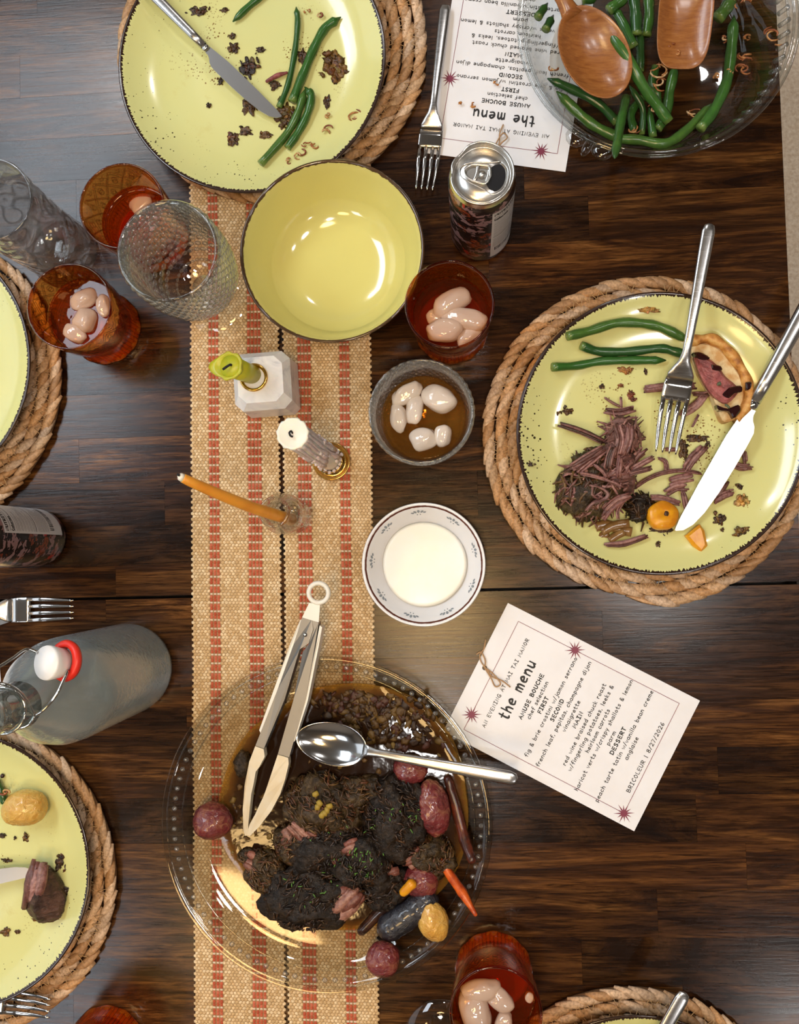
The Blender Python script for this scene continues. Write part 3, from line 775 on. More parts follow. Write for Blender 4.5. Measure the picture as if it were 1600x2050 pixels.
# ------------------------------------------------------------------ handwriting (own stroke alphabet)
GL = {
 'a': (.6, 'c .5 .5 .3 .62 .05 .4 .06 .14 .25 0 .45 .15 .5 .45', 'l .5 .6 .48 .14 .58 0'), 'b': (.58, 'l .08 1 .08 0', 'c .08 .4 .3 .6 .52 .33 .35 .02 .08 .1'),
 'c': (.52, 'c .48 .5 .28 .62 .05 .32 .2 .02 .48 .1'), 'd': (.6, 'c .48 .45 .25 .58 .04 .28 .2 0 .46 .15', 'l .5 1 .5 0'),
 'e': (.54, 'c .06 .3 .3 .33 .48 .42 .3 .62 .06 .38 .15 .05 .48 .08'), 'f': (.46, 'c .5 .92 .35 1 .22 .8 .2 0', 'l .02 .55 .42 .55'),
 'g': (.58, 'c .5 .5 .28 .6 .05 .35 .2 .05 .48 .25', 'c .5 .58 .5 0 .35 -.3 .08 -.22'), 'h': (.56, 'l .08 1 .08 0', 'c .08 .35 .3 .6 .46 .4 .48 0'),
 'i': (.22, 'l .1 .6 .1 0', 'l .1 .84 .1 .9'), 'j': (.36, 'c .3 .6 .3 0 .2 -.28 0 -.22', 'l .3 .84 .3 .9'), 'k': (.52, 'l .08 1 .08 0', 'l .42 .6 .1 .28 .46 0'),
 'l': (.22, 'l .1 1 .1 0'), 'm': (.74, 'l .06 .6 .06 0', 'c .06 .4 .22 .6 .34 .45 .35 0', 'c .35 .4 .5 .6 .64 .45 .66 0'), 'n': (.56, 'l .06 .6 .06 0', 'c .06 .35 .28 .6 .46 .42 .47 0'),
 'o': (.56, 'c .27 .6 .05 .32 .25 0 .5 .28 .27 .6'), 'p': (.58, 'l .08 .6 .08 -.32', 'c .08 .45 .3 .6 .52 .32 .3 0 .08 .12'), 'r': (.46, 'l .08 .6 .08 0', 'c .08 .35 .22 .58 .42 .54'),
 's': (.48, 'c .42 .52 .22 .62 .1 .45 .4 .2 .25 0 .04 .08'), 't': (.48, 'c .22 .95 .2 .2 .3 0 .45 .05', 'l .02 .62 .42 .62'), 'u': (.56, 'c .06 .6 .08 .12 .25 0 .45 .2', 'l .47 .6 .48 0'),
 'v': (.5, 'l .03 .6 .24 0 .46 .6'), 'w': (.7, 'l .02 .6 .18 0 .34 .5 .5 0 .66 .6'), 'y': (.52, 'l .04 .6 .26 .05', 'l .48 .6 .15 -.32'),
 '&': (.66, 'c .6 0 .15 .6 .3 .95 .45 .75 .1 .3 .2 0 .45 .08 .58 .4'), ',': (.2, 'l .1 .08 .04 -.12'), '/': (.44, 'l .02 -.05 .4 1.05'), '|': (.22, 'l .1 -.1 .1 1.02'),
 'A': (.6, 'l .02 0 .28 1 .54 0', 'l .12 .38 .44 .38'), 'B': (.56, 'l .06 0 .06 1', 'c .06 1 .4 .9 .35 .58 .06 .52', 'c .06 .52 .48 .46 .46 .06 .06 0'), 'C': (.58, 'c .52 .85 .3 1 .05 .5 .28 0 .54 .14'),
 'D': (.6, 'l .08 0 .08 1', 'c .08 1 .5 .85 .52 .2 .08 0'), 'E': (.54, 'l .48 1 .08 1 .08 0 .5 0', 'l .08 .52 .42 .52'), 'F': (.52, 'l .48 1 .08 1 .08 0', 'l .08 .52 .42 .52'),
 'G': (.62, 'c .54 .86 .3 1 .05 .5 .28 0 .55 .1 .55 .42', 'l .34 .42 .58 .42'), 'H': (.6, 'l .08 1 .08 0', 'l .52 1 .52 0', 'l .08 .5 .52 .5'), 'I': (.46, 'l .22 1 .22 0', 'l .04 1 .4 1', 'l .04 0 .4 0'),
 'L': (.5, 'l .08 1 .08 0 .46 0'), 'M': (.7, 'l .04 0 .1 1 .33 .3 .56 1 .64 0'), 'N': (.62, 'l .08 0 .08 1 .52 0 .52 1'), 'O': (.62, 'c .3 1 .05 .5 .3 0 .56 .5 .3 1'),
 'R': (.58, 'l .08 0 .08 1', 'c .08 1 .48 .9 .42 .55 .08 .48', 'l .2 .48 .52 0'), 'S': (.54, 'c .46 .85 .26 1 .08 .75 .45 .3 .26 0 .04 .12'), 'T': (.54, 'l .26 1 .26 0', 'l .02 1 .52 1'),
 'U': (.58, 'c .06 1 .08 .2 .28 0 .48 .2 .52 1'), 'V': (.56, 'l .03 1 .27 0 .52 1'), '0': (.56, 'c .27 1 .05 .5 .27 0 .5 .5 .27 1'), '2': (.54, 'c .06 .8 .25 1 .46 .75 .25 .3 .04 .02', 'l .04 .02 .5 .02'),
 '6': (.54, 'c .42 .98 .12 .6 .08 .15 .3 0 .46 .25 .28 .45 .08 .3'), '7': (.52, 'l .04 1 .48 1 .18 0'), '8': (.54, 'c .27 .55 .06 .78 .27 1 .47 .78 .27 .55 .03 .25 .27 0 .5 .25 .27 .55'), ' ': (.42,),
}
def text_mesh(txt, x0, x1, yb, size, wt, jit=0.02, taper=False, g=None, track=0.14, rnd=3):
    rn = random.Random(rnd + len(txt)); g = g or G()
    tot = sum(GL[c][0] + track for c in txt) - track
    sx = (x1 - x0) / tot; x = x0
    for ch in txt:
        gl = GL[ch]
        jy = rn.uniform(-jit, jit)
        for st in gl[1:]:
            q = st.split(); nums = list(map(float, q[1:])); pts = [(x + nums[i] * sx, yb + (nums[i + 1] + jy) * size) for i in range(0, len(nums), 2)]
            pts = cr([(a, b, 0) for a, b in pts], 4) if q[0] == 'c' else [Vector((a, b, 0)) for a, b in pts]
            m = len(pts); L = []; Rr = []
            for i, pnt in enumerate(pts):
                d0 = (pts[i] - pts[i - 1]).normalized() if i else None; d1 = (pts[i + 1] - pts[i]).normalized() if i < m - 1 else None
                t = (d0 or d1) if not (d0 and d1) else (d0 + d1); t = t.normalized() if t.length > 1e-9 else Vector((1, 0, 0))
                w = wt * (0.55 + 0.75 * sin(pi * (0.15 + 0.7 * i / (m - 1)))) if taper else wt
                nn = Vector((-t.y, t.x, 0)) * w
                e = (t * wt * 0.6 if i == m - 1 else (-t * wt * 0.6 if i == 0 else Vector((0, 0, 0))))
                L.append(pnt + nn + e); Rr.append(pnt - nn + e)
            g.add(L + Rr, [(i, i + 1, m + i + 1, m + i) for i in range(m - 1)])
        x += (gl[0] + track) * sx
    return g

CW, CL_ = 0.1392, 0.2035
def make_card():
    root = empty('menu_card', (0, 0, 0), 'x', 'menu card', 'printed dinner menus')
    # sheet with the punched hole
    hx, hy, hr = (0.524 - 0.5) * CW, CL_ / 2 - 0.04 * CL_, 0.0024
    n = 24; W, L = CW / 2, CL_ / 2; y2 = hy - 0.006
    hole = [(hx + hr * cos(2 * pi * k / n), hy + hr * sin(2 * pi * k / n)) for k in range(n)]
    sq = []
    for k in range(n):
        a = 2 * pi * k / n; c, s_ = cos(a), sin(a); m_ = max(abs(c), abs(s_)); sq.append((hx + 0.006 * c / m_, hy + 0.006 * s_ / m_))
    V = []; Fc = []
    for z in (0.0, 0.0005):
        b = len(V)
        V += [(x, y, z) for x, y in hole] + [(x, y, z) for x, y in sq]
        for k in range(n): Fc.append((b + k, b + (k + 1) % n, b + n + (k + 1) % n, b + n + k))
        for (xa, xb, ya, yb) in ((-W, hx - .006, y2, L), (hx + .006, W, y2, L), (hx - .006, hx + .006, hy + .006, L), (-W, W, -L, y2)):
            c = len(V); V += [(xa, ya, z), (xb, ya, z), (xb, yb, z), (xa, yb, z)]; Fc.append((c, c + 1, c + 2, c + 3))
    c = len(V); V += [(-W, -L, 0), (W, -L, 0), (W, L, 0), (-W, L, 0), (-W, -L, .0005), (W, -L, .0005), (W, L, .0005), (-W, L, .0005)]
    for i in range(4): Fc.append((c + i, c + (i + 1) % 4, c + 4 + (i + 1) % 4, c + 4 + i))
    mk('card_sheet', V, Fc, M['paper'], root, local=True, smooth=False)
    X = lambda u: (u - 0.5) * CW
    Y = lambda v: (0.5 - v) * CL_
    zt = 0.00075
    def line(txt, u0, u1, v, size, wt, **k):
        g = text_mesh(txt, X(u0), X(u1), Y(v) - size * 0.35, size, wt, **k)
        mk('text_line', [(a, b, zt) for a, b, _ in g.v], g.f, M['ink'], root, local=True, smooth=False)
    R, B = 0.00031, 0.00046
    line('AN EVENING AT MAI TAI MANOR', .155, .84, .162, .0034, R)
    line('the menu', .272, .715, .228, .0105, .00078, taper=True, jit=0.04, track=.2)
    for t, u0, u1, v, b in (('AMUSE BOUCHE', .323, .668, .298, 1), ('chef selection', .350, .637, .332, 0), ('FIRST', .418, .542, .366, 1), ('fig & brie crostini w/jamon serrano', .11, .876, .401, 0),
            ('SECOND', .41, .575, .435, 1), ('french leaf, pepitas, champagne dijon', .087, .895, .469, 0), ('vinaigrette', .385, .62, .505, 0), ('MAIN', .44, .56, .540, 1),
            ('red wine braised chuck roast', .179, .804, .576, 0), ('w/fingerling potatoes, leeks &', .162, .818, .611, 0), ('heirloom carrots', .33, .66, .645, 0),
            ('haricot verts w/crispy shallots & lemon', .063, .913, .679, 0), ('parm', .44, .545, .715, 0), ('DESSERT', .395, .60, .750, 1),
            ('peach tarte tatin w/vanilla bean creme', .06, .91, .785, 0), ('anglaise', .41, .58, .820, 0), ('BRICOLEUR | 8/27/2026', .218, .75, .896, 0)):
        line(t, u0, u1, v, .0036 if (b or t.isupper()) else .0038, B if b else R)
    # thin frame
    g = G(); u0, u1, v0, v1 = .077, .919, .083, .921; w = 0.00024
    for (a, b, c, d) in ((u0, v0, u1, v0), (u1, v0, u1, v1), (u1, v1, u0, v1), (u0, v1, u0, v0)):
        ax, ay, bx, by = X(a), Y(b), X(c), Y(d)
        if abs(ay - by) < 1e-9: g.add([(ax, ay - w, zt), (bx, by - w, zt), (bx, by + w, zt), (ax, ay + w, zt)], [(0, 1, 2, 3)])
        else: g.add([(ax - w, ay, zt), (bx - w, by, zt), (bx + w, by, zt), (ax + w, ay, zt)], [(0, 1, 2, 3)])
    mk('printed_border', g.v, g.f, M['wine'], root, local=True, smooth=False)
    for k, (u, v) in enumerate(((.193, .084), (.920, .381), (.077, .921))):
        n = 12; pts = []
        for i in range(2 * n):
            a = pi * i / n; r = (0.0100 if (i // 2) % 2 == 0 else 0.0078) if i % 2 == 0 else 0.0029
            pts.append((X(u) + r * cos(a), Y(v) + r * sin(a), zt + 0.00012))
        V = [(X(u), Y(v), zt + 0.00012)] + pts
        mk('star', V, [(0, 1 + i, 1 + (i + 1) % (2 * n)) for i in range(2 * n)], M['wine'], root, local=True, smooth=False)
    # twine bow through the hole
    g = G()
    for pts in ([(hx, hy, .0016), (hx - .006, hy - .010, .004), (hx - .011, hy - .017, .003), (hx - .006, hy - .020, .0045), (hx - .001, hy - .009, .0035), (hx + .001, hy + .002, .002)],
                [(hx, hy - .002, .003), (hx + .004, hy + .006, .0025), (hx + .010, hy + .010, .003), (hx + .016, hy + .009, .002), (hx + .025, hy + .0115, .0015)],
                [(hx, hy - .002, .003), (hx - .004, hy - .010, .0028), (hx - .003, hy - .020, .003), (hx - .005, hy - .030, .0018)],
                [(hx, hy, .002), (hx + .007, hy + .003, .0025), (hx + .012, hy + .010, .0022), (hx + .008, hy + .013, .002)]):
        V, Fc = tube(cr(pts, 5), 0.00072, 6); g.add(V, Fc)
    mk('twine_bow', g.v, g.f, M['twine'], root, local=True)
    return root
card = make_card()
def put_card(o, px, py, cx, cy, ang, label, z=0.0006):
    "the card corner (cx, cy = -1 or 1 in card axes) lies at the pixel px, py"
    a = radians(ang); q = P(px, py); lx, ly = cx * CW / 2, cy * CL_ / 2
    o.location = (q.x - (lx * cos(a) - ly * sin(a)), q.y - (lx * sin(a) + ly * cos(a)), T + z); o.rotation_euler = (0, 0, a); o['label'] = label
put_card(card, 1017, 1207, 1, 1, 63.2, 'white printed menu card lying between glass platter and right placemat')
c2 = copy_tree(card); put_card(c2, 1132, 345, -1, 1, 170.5, 'white printed menu card upside down, partly under the glass salad bowl')
c3 = copy_tree(card); put_card(c3, -10, 1200, 1, 1, 5.7, 'white card edge at the left frame edge, behind the water bottle')
# ------------------------------------------------------------------ glasses
def make_amber(label, loc, fill=True, level=0.055):
    r = empty('amber_tumbler', loc, label, 'glass', 'pressed amber tumblers')
    Hh = 0.090
    out = [(0.0355, 0.0), (0.0365, 0.003), (0.0350, 0.006), (0.0345, 0.030), (0.0352, 0.034), (0.0385, 0.050), (0.0398, 0.075), (0.0402, Hh - 0.003)]
    inn = [(0.0380, Hh - 0.003), (0.0376, 0.075), (0.0362, 0.050), (0.0325, 0.030), (0.0318, 0.013)]
    V, Fc = lathe(out, 72, mod=lambda a, i, rr, z: (rr + (0.0006 * cos(30 * a) if i in (2, 3) else 0), z)); mk('wall_outside', V, Fc, M['amber'], r, local=True)
    V, Fc = lathe(inn, 64); mk('wall_inside', V, Fc, M['amber'], r, local=True)
    V, Fc = lathe([(0.0402, Hh - 0.003), (0.0403, Hh - 0.0008), (0.0392, Hh + 0.0004), (0.0382, Hh - 0.0008), (0.0380, Hh - 0.003)], 72); mk('rim', V, Fc, M['amber_plain'], r, local=True)
    V, Fc = lathe([(0, 0.0), (0.0355, 0.0), (0.0366, 0.003), (0.0318, 0.012), (0.030, 0.0125), (0, 0.0115)], 72, mod=lambda a, i, rr, z: (rr + (0.0005 * cos(60 * a) if i in (1, 2) else 0), z)); mk('base', V, Fc, M['amber_base'], r, local=True)
    if fill:
        V, Fc = lathe([(0, 0.0135), (0.0310, 0.0135), (0.0322, 0.030), (0.0355, 0.047), (0.0364, level), (0.034, level - 0.0004), (0, level - 0.0004)], 64)
        w = mk('iced_whisky', V, Fc, M['whisky_dark'], local=True); w.location = loc
        r['_lvl'] = level
    return r
def at_rim(px, py, h, dz=0.0):
    q = P(px, py, h); return Vector((q.x, q.y, T + dz))
def ice(px, py, h, rx, ry, rot, label, mat='ice', seed=1, rz=None):
    q = P(px, py, h); s = PX(h)
    V, Fc = blob(rx * s, ry * s, (rz or min(rx, ry)) * s * 0.85, 0.22, 1.3, seed, 3, radians(rot), (q.x, q.y, q.z), power=2.3)
    o = mk('ice_cube', V, Fc, M[mat]); return tag(o, label, 'ice', 'ice pieces in the drinks')
random.seed(3)
def whisky_tag(lbl): 
    o = [x for x in bpy.data.objects if x.name.startswith('iced_whisky') and 'label' not in x][0]; tag(o, lbl, 'drink')
make_amber('empty-looking amber pressed tumbler behind the beaded goblet', at_rim(243, 412, 0.09), level=0.024); whisky_tag('shallow amber drink in the tumbler behind the goblet')
make_amber('amber pressed tumbler with three ice cubes at the left placemat', at_rim(138, 613, 0.09)); whisky_tag('amber drink in the tumbler beside the left placemat')
make_amber('amber pressed tumbler with ice standing below the open can', at_rim(900, 609, 0.09), level=0.050); whisky_tag('amber drink in the tumbler below the open can')
make_amber('amber pressed tumbler with long ice beside the platter, bottom of frame', at_rim(993, 2030, 0.09), level=0.060); whisky_tag('amber drink in the tumbler at the bottom of the frame')
q = P(217, 2086); make_amber('amber tumbler just entering the frame at the bottom left', Vector((q.x, q.y, T)), level=0.05); whisky_tag('amber drink in the tumbler at the bottom left')
for k, (x, y, rx, ry, rot) in enumerate(((168, 600, 30, 20, 25), (170, 642, 26, 24, 70), (150, 668, 26, 18, -35), (207, 612, 14, 24, 10))):
    ice(x, y, 0.056, rx, ry, rot, ['upper ice lump in the left amber tumbler', 'round middle ice lump in the left amber tumbler', 'lowest ice lump in the left amber tumbler', 'ice sliver against the wall of the left amber tumbler'][k], seed=k + 1)
for k, (x, y, rx, ry, rot, h) in enumerate(((905, 606, 44, 24, 32, .052), (932, 640, 44, 22, -8, .053), (890, 662, 36, 24, 5, .055), (940, 672, 30, 18, 42, .050), (880, 632, 26, 18, 20, .047))):
    ice(x, y, h, rx, ry, rot, ['topmost long ice piece in the tumbler below the can', 'wide ice piece in the middle of the tumbler below the can', 'ice piece at lower left in the tumbler below the can', 'ice piece at lower right in the tumbler below the can', 'half sunken ice in the tumbler below the can'][k], seed=k + 11)
for k, (x, y, rx, ry, rot, h) in enumerate(((962, 1982, 40, 20, 8, .064), (952, 2026, 30, 42, 20, .064), (997, 1997, 20, 34, 55, .062), (1008, 2046, 16, 22, -20, .060), (1060, 1996, 9, 11, 0, .058))):
    ice(x, y, h, rx, ry, rot, ['arched upper ice piece in the bottom amber tumbler', 'large left ice piece in the bottom amber tumbler', 'curved right ice piece in the bottom amber tumbler', 'lowest ice piece in the bottom amber tumbler', 'tiny ice chip by the wall of the bottom amber tumbler'][k], seed=k + 21)
q = (283, 410)
ice(282, 408, 0.022, 26, 18, 40, 'melted ice seen at the bottom of the amber tumbler behind the goblet', seed=31)

# glass with bubbles pressed into the wall
def hobs(rfun, z0, z1, dz, n, s, rows=None):
    g = G(); k = 0; z = z0
    V0, F0 = ico(2)
    while z < z1:
        r = rfun(z); m = n
        for j in range(m):
            a = 2 * pi * (j + 0.5 * (k % 2)) / m
            ss = min(s, pi * r / m * 0.95)
            c, sn = cos(a), sin(a)
            g.add([((r + v.x * ss * 0.55) * c - v.y * ss * sn, (r + v.x * ss * 0.55) * sn + v.y * ss * c, z + v.z * ss) for v in V0], F0)
        z += dz; k += 1
    return g
hobmat = None
def m_hob():
    s = NT('bubble_glass'); f = s.n('LayerWeight', {'Blend': 0.5}).outputs['Facing']
    c = s.ramp(f, [(0.20, (0.98, 0.985, 0.98)), (0.55, (0.60, 0.61, 0.60)), (0.90, (0.92, 0.93, 0.92))])  # ring shading of refracted light painted into the tint by view angle
    tr = s.n('BsdfTransparent', {0: c}).outputs[0]; gl = s.n('BsdfGlossy', {'Color': (1, 1, 1, 1), 'Roughness': 0.10}).outputs[0]
    df = s.n('BsdfDiffuse', {0: (0.8, 0.81, 0.8, 1)}).outputs[0]; base = s.n('MixShader', {0: 0.035, 1: tr, 2: df}).outputs[0]  # white diffuse share brightens the clear bubbles like caught light
    return s.done(s.n('MixShader', {0: s.math('MULTIPLY_ADD', s.math('POWER', f, 1.8), 0.62, 0.06), 1: base, 2: gl}).outputs[0])
M['hob'] = m_hob()
def interp(tab):
    def f(z):
        for (a, ra), (b, rb) in zip(tab, tab[1:]):
            if z <= b: return ra + (rb - ra) * (z - a) / (b - a)
        return tab[-1][1]
    return f
q = at_rim(843, 823, 0.088)
bt = empty('bubble_tumbler', q, 'clear bubble glass tumbler of whisky and pale ice right of the runner', 'glass')
outt = [(0.0, 0.034), (0.010, 0.036), (0.030, 0.041), (0.060, 0.0452), (0.088, 0.0470)]
V, Fc = lathe([(0, 0.0), (0.034, 0.0), (0.036, 0.010), (0.041, 0.030), (0.0452, 0.060), (0.0470, 0.086), (0.0466, 0.089), (0.0445, 0.088), (0.0425, 0.060), (0.038, 0.030), (0.033, 0.012), (0, 0.010)], 72,
              mod=lambda a, i, r, z: (r + (0.0006 * cos(40 * a) if i in (5, 6) else 0), z + (0.0005 * cos(40 * a) if i == 6 else 0)))
mk('glass_wall', V, Fc, M['glass'], bt, local=True)
g = hobs(interp(outt), 0.008, 0.084, 0.0056, 40, 0.0040); o = mk('bubble_relief', g.v, g.f, M['hob'], bt, local=True); o['kind'] = 'stuff'
V, Fc = lathe([(0, 0.0125), (0.0325, 0.0125), (0.0375, 0.030), (0.0398, 0.044), (0.038, 0.0442), (0, 0.0440)], 64)
o = mk('whisky', V, Fc, M['whisky'], local=True); o.location = q; tag(o, 'golden whisky in the bubble glass tumbler', 'drink')
for k, (x, y, rx, ry, rot) in enumerate(((798, 836, 17, 30, 8), (830, 820, 18, 32, -8), (880, 800, 36, 26, -20), (848, 880, 27, 24, 15), (886, 872, 18, 22, -10), (815, 788, 34, 18, 30))):
    ice(x, y, 0.047, rx, ry, rot, ['leftmost oblong ice in the bubble tumbler', 'upright oblong ice, second from left in the bubble tumbler', 'big ice at upper right of the bubble tumbler', 'round ice at the bottom of the bubble tumbler', 'small ice at lower right of the bubble tumbler', 'glassy ice at upper left of the bubble tumbler'][k], 'ice_pale', k + 41)

def make_goblet(label):
    r = empty('bubble_goblet', (0, 0, 0), label, 'goblet', 'bubble glass goblets')
    bowl = [(0.0, 0.062), (0.014, 0.064), (0.030, 0.074), (0.039, 0.092), (0.0425, 0.120), (0.0428, 0.150), (0.0420, 0.170), (0.0400, 0.171), (0.0395, 0.150), (0.0392, 0.120), (0.036, 0.094), (0.027, 0.078), (0.012, 0.069), (0, 0.068)]
    V, Fc = lathe(bowl, 72); mk('goblet_bowl', V, Fc, M['glass'], r, local=True)
    V, Fc = lathe([(0.0420, 0.1685), (0.0432, 0.170), (0.0412, 0.1722), (0.0398, 0.170), (0.0400, 0.1685)], 72); mk('rim', V, Fc, M['glass_dim'], r, local=True)
    g = hobs(interp([(0.064, 0.014), (0.074, 0.030), (0.092, 0.039), (0.120, 0.0425), (0.170, 0.0425)]), 0.070, 0.166, 0.0067, 32, 0.0046)
    o = mk('bubble_relief', g.v, g.f, M['hob'], r, local=True); o['kind'] = 'stuff'
    V, Fc = lathe([(0.0, 0.064), (0.011, 0.062), (0.0075, 0.054), (0.010, 0.046), (0.0075, 0.038), (0.0065, 0.020), (0.010, 0.007), (0, 0.006)], 40); mk('stem', V, Fc, M['glass_dim'], r, local=True)
    V, Fc = lathe([(0, 0.0), (0.033, 0.0), (0.0352, 0.0012), (0.0345, 0.0030), (0.020, 0.0050), (0.010, 0.0075), (0, 0.008)], 64); mk('foot', V, Fc, M['glass'], r, local=True)
    return r
gb = make_goblet('clear bubble glass goblet standing left of the yellow bowl'); q = at_rim(336, 502, 0.17); gb.location = q
g2 = copy_tree(gb); q = P(884, 2074); g2.location = (q.x, q.y, T); g2['label'] = 'clear goblet foot at the bottom edge, left of the amber tumbler'

q = at_rim(-18, 400, 0.150)
ct = empty('crystal_highball', q, 'tall clear pressed crystal glass at the left edge above the amber tumblers', 'glass')
V, Fc = lathe([(0.034, 0.0), (0.0350, 0.004), (0.0335, 0.020), (0.0338, 0.060), (0.0352, 0.120), (0.0366, 0.149)], 72, mod=lambda a, i, r, z: (r * (1 + 0.012 * sin(7 * a + z * 90)), z)); mk('wall_outside', V, Fc, M['crystal'], ct, local=True)
V, Fc = lathe([(0.0366, 0.149), (0.0360, 0.1512), (0.0345, 0.150), (0.0325, 0.110), (0.0305, 0.060), (0.0295, 0.018), (0, 0.016)], 64); mk('wall_inside', V, Fc, M['glass_dim'], ct, local=True)
V, Fc = lathe([(0, 0.0), (0.034, 0.0), (0.0352, 0.004), (0.030, 0.0145), (0, 0.0145)], 64); mk('base', V, Fc, M['glass_dim'], ct, local=True)

# ------------------------------------------------------------------ printed cans
def make_can(label, loc, rotz, turn):
    r = empty('drink_can', loc, label, 'can', 'slim printed drink cans', rotz)
    Hh = 0.156; R = 0.0286
    V, Fc = lathe([(0, 0.006), (0.018, 0.004), (0.0225, 0.0), (0.0245, 0.0012), (0.0278, 0.006), (R, 0.0105), (R, 0.138), (0.0280, 0.1435), (0.0272, 0.1465)], 72, mod=lambda a, i, rr, z: (rr, z)); mk('can_body', V, Fc, M['can'], r, local=True)
    dent = lambda a: -0.0018 * math.exp(-((a - turn - 2.6) / 0.28) ** 2) - 0.0014 * math.exp(-((a - turn - 3.35) / 0.2) ** 2)
    V, Fc = lathe([(0.0272, 0.1465), (0.0262, 0.1500), (0.0258, 0.1530), (0.0270, 0.1548), (0.0268, Hh), (0.0256, Hh), (0.0248, 0.1535), (0.0240, 0.1503), (0.0228, 0.1500), (0.0224, 0.1512), (0.0100, 0.1512), (0, 0.1512)], 72,
                  mod=lambda a, i, rr, z: (rr + (dent(a % (2 * pi)) if 1 <= i <= 6 else 0), z - (0.0012 * (dent(a % (2 * pi)) < -0.001) if 2 <= i <= 5 else 0))); lid = mk('lid', V, Fc, M['alu'], r, local=True)
    # opening as a dark disc painting the shade inside, raised bead around it and the pull tab, along +x turned by 'turn'
    c, s_ = cos(turn), sin(turn); rt = lambda x, y, z: (x * c - y * s_, x * s_ + y * c, z)
    pts = [(0.0118 + 0.0079 * cos(a), 0.0118 * sin(a) * (1 if cos(a) > 0 else 0.95), 0.15145) for a in [2 * pi * k / 32 for k in range(32)]]
    mk('mouth', [rt(*p_) for p_ in pts], [tuple(range(32))], M['dark'], lid, local=True, smooth=False)  # flat dark disc on the closed lid, painted shade of the opening
    bead = cr([(0.0125, 0.0142, .1516), (0.0195, 0.009, .1516), (0.0214, 0, .1516), (0.0195, -0.009, .1516), (0.0125, -0.0142, .1516), (0.004, -0.0115, .1516), (-0.012, -0.0075, .1516), (-0.0185, -0.003, .1516), (-0.0185, 0.003, .1516), (-0.012, 0.0075, .1516), (0.004, 0.0115, .1516), (0.0125, 0.0142, .1516)], 4)
    V, Fc = tube([rt(*p_) for p_ in bead], 0.00055, 6); mk('lid_bead', V, Fc, M['alu'], lid, local=True)
    g = G()
    ringo = cr([(0.0070, 0.0, .1532), (0.0045, 0.0070, .1532), (-0.002, 0.0074, .1530), (-0.0105, 0.0058, .1528), (-0.0150, 0.0, .1528), (-0.0105, -0.0058, .1528), (-0.002, -0.0074, .1530), (0.0045, -0.0070, .1532), (0.0070, 0.0, .1532)], 5)
    V, Fc = tube([rt(*p_) for p_ in ringo], (0.0011, 0.0007) and [(0.0011, 0.0007)] * len(ringo), 8, cap=False, up=(0, 0, 1)); g.add(V, Fc)
    bar = [(-0.0050, -0.0066, .1530), (-0.0042, 0.0, .1531), (-0.0050, 0.0066, .1530)]
    V, Fc = tube([rt(*p_) for p_ in cr(bar, 4)], [(0.0016, 0.0005)] * 9, 8, up=(0, 0, 1)); g.add(V, Fc)
    bar = [(0.0052, -0.0055, .1531), (0.0056, 0.0, .1531), (0.0052, 0.0055, .1531)]
    V, Fc = tube([rt(*p_) for p_ in cr(bar, 4)], [(0.0017, 0.0005)] * 9, 8, up=(0, 0, 1)); g.add(V, Fc)
    V, Fc = lathe([(0, 0.1537), (0.0018, 0.1536), (0.0024, 0.1526), (0.0034, 0.1520), (0.0036, 0.1515)], 20); g.add([rt(x, y, z) for x, y, z in V], Fc)
    mk('pull_tab', g.v, g.f, M['alu'], lid, local=True)
    # nutrition panel wrapped on the wall: print runs around the can
    a0, a1, z0, z1 = -1.25, 0.12, 0.016, 0.134
    rr = R + 0.00025; V = []; Fc = []; n = 20
    for k in range(n + 1):
        a = a0 + (a1 - a0) * k / n
        V += [(rr * cos(a), rr * sin(a), z0), (rr * cos(a), rr * sin(a), z1)]
    Fc = [(2 * k, 2 * k + 2, 2 * k + 3, 2 * k + 1) for k in range(n)]
    pn = mk('label_panel', V, Fc, M['panel'], r, local=True)
    g = G(); w = (a1 - a0) * R
    def wrap(gg):
        return [((rr + 0.00015) * cos(a0 + x / R), (rr + 0.00015) * sin(a0 + x / R), y) for x, y, _ in gg.v]
    t = G()
    text_mesh('NUTRITION', 0.002, 0.027, z1 - 0.0078, 0.0046, 0.00050, g=t)
    text_mesh('FACTS', 0.0285, w - 0.001, z1 - 0.0078, 0.0046, 0.00050, g=t)
    rn = random.Random(4); y = z1 - 0.012
    def rule(y, h, x0=0.002, x1=None):
        x1 = x1 or w - 0.002; m = 8
        for k in range(m):
            xa = x0 + (x1 - x0) * k / m; xb = x0 + (x1 - x0) * (k + 1) / m
            t.add([(xa, y, 0), (xb, y, 0), (xb, y + h, 0), (xa, y + h, 0)], [(0, 1, 2, 3)])
    rule(y, 0.0006); 
    GL['.'] = (.2, 'l .1 0 .1 .06')
    GL['C'] = GL['C']
    text_mesh('Calories', 0.002, 0.016, y - 0.0060, 0.0038, 0.0004, g=t); rule(y - 0.0078, 0.0009)
    y -= 0.012
    for i in range(13):
        text_mesh(''.join(rn.choice('aeinorst') for _ in range(rn.randint(7, 12))), 0.002, 0.002 + rn.uniform(0.010, 0.022), y, 0.0021, 0.00018, g=t) if False else rule(y, 0.00035, 0.002, rn.uniform(0.014, 0.034))
        y -= 0.0030
        if i % 2: rule(y + 0.0012, 0.00016)
    rule(y, 0.0010); y -= 0.004
    for i in range(10):
        rule(y, 0.0004, 0.002, rn.uniform(0.022, 0.036)); y -= 0.0024
    for i in range(17):
        xa = 0.004 + i * 0.0017
        t.add([(xa, y - 0.010, 0), (xa + rn.choice((0.0005, 0.0010)), y - 0.010, 0), (xa + 0.0007, y - 0.001, 0), (xa, y - 0.001, 0)], [(0, 1, 2, 3)])
    mk('label_print', wrap(t), t.f, M['ink'], pn, local=True, smooth=False)
    return r
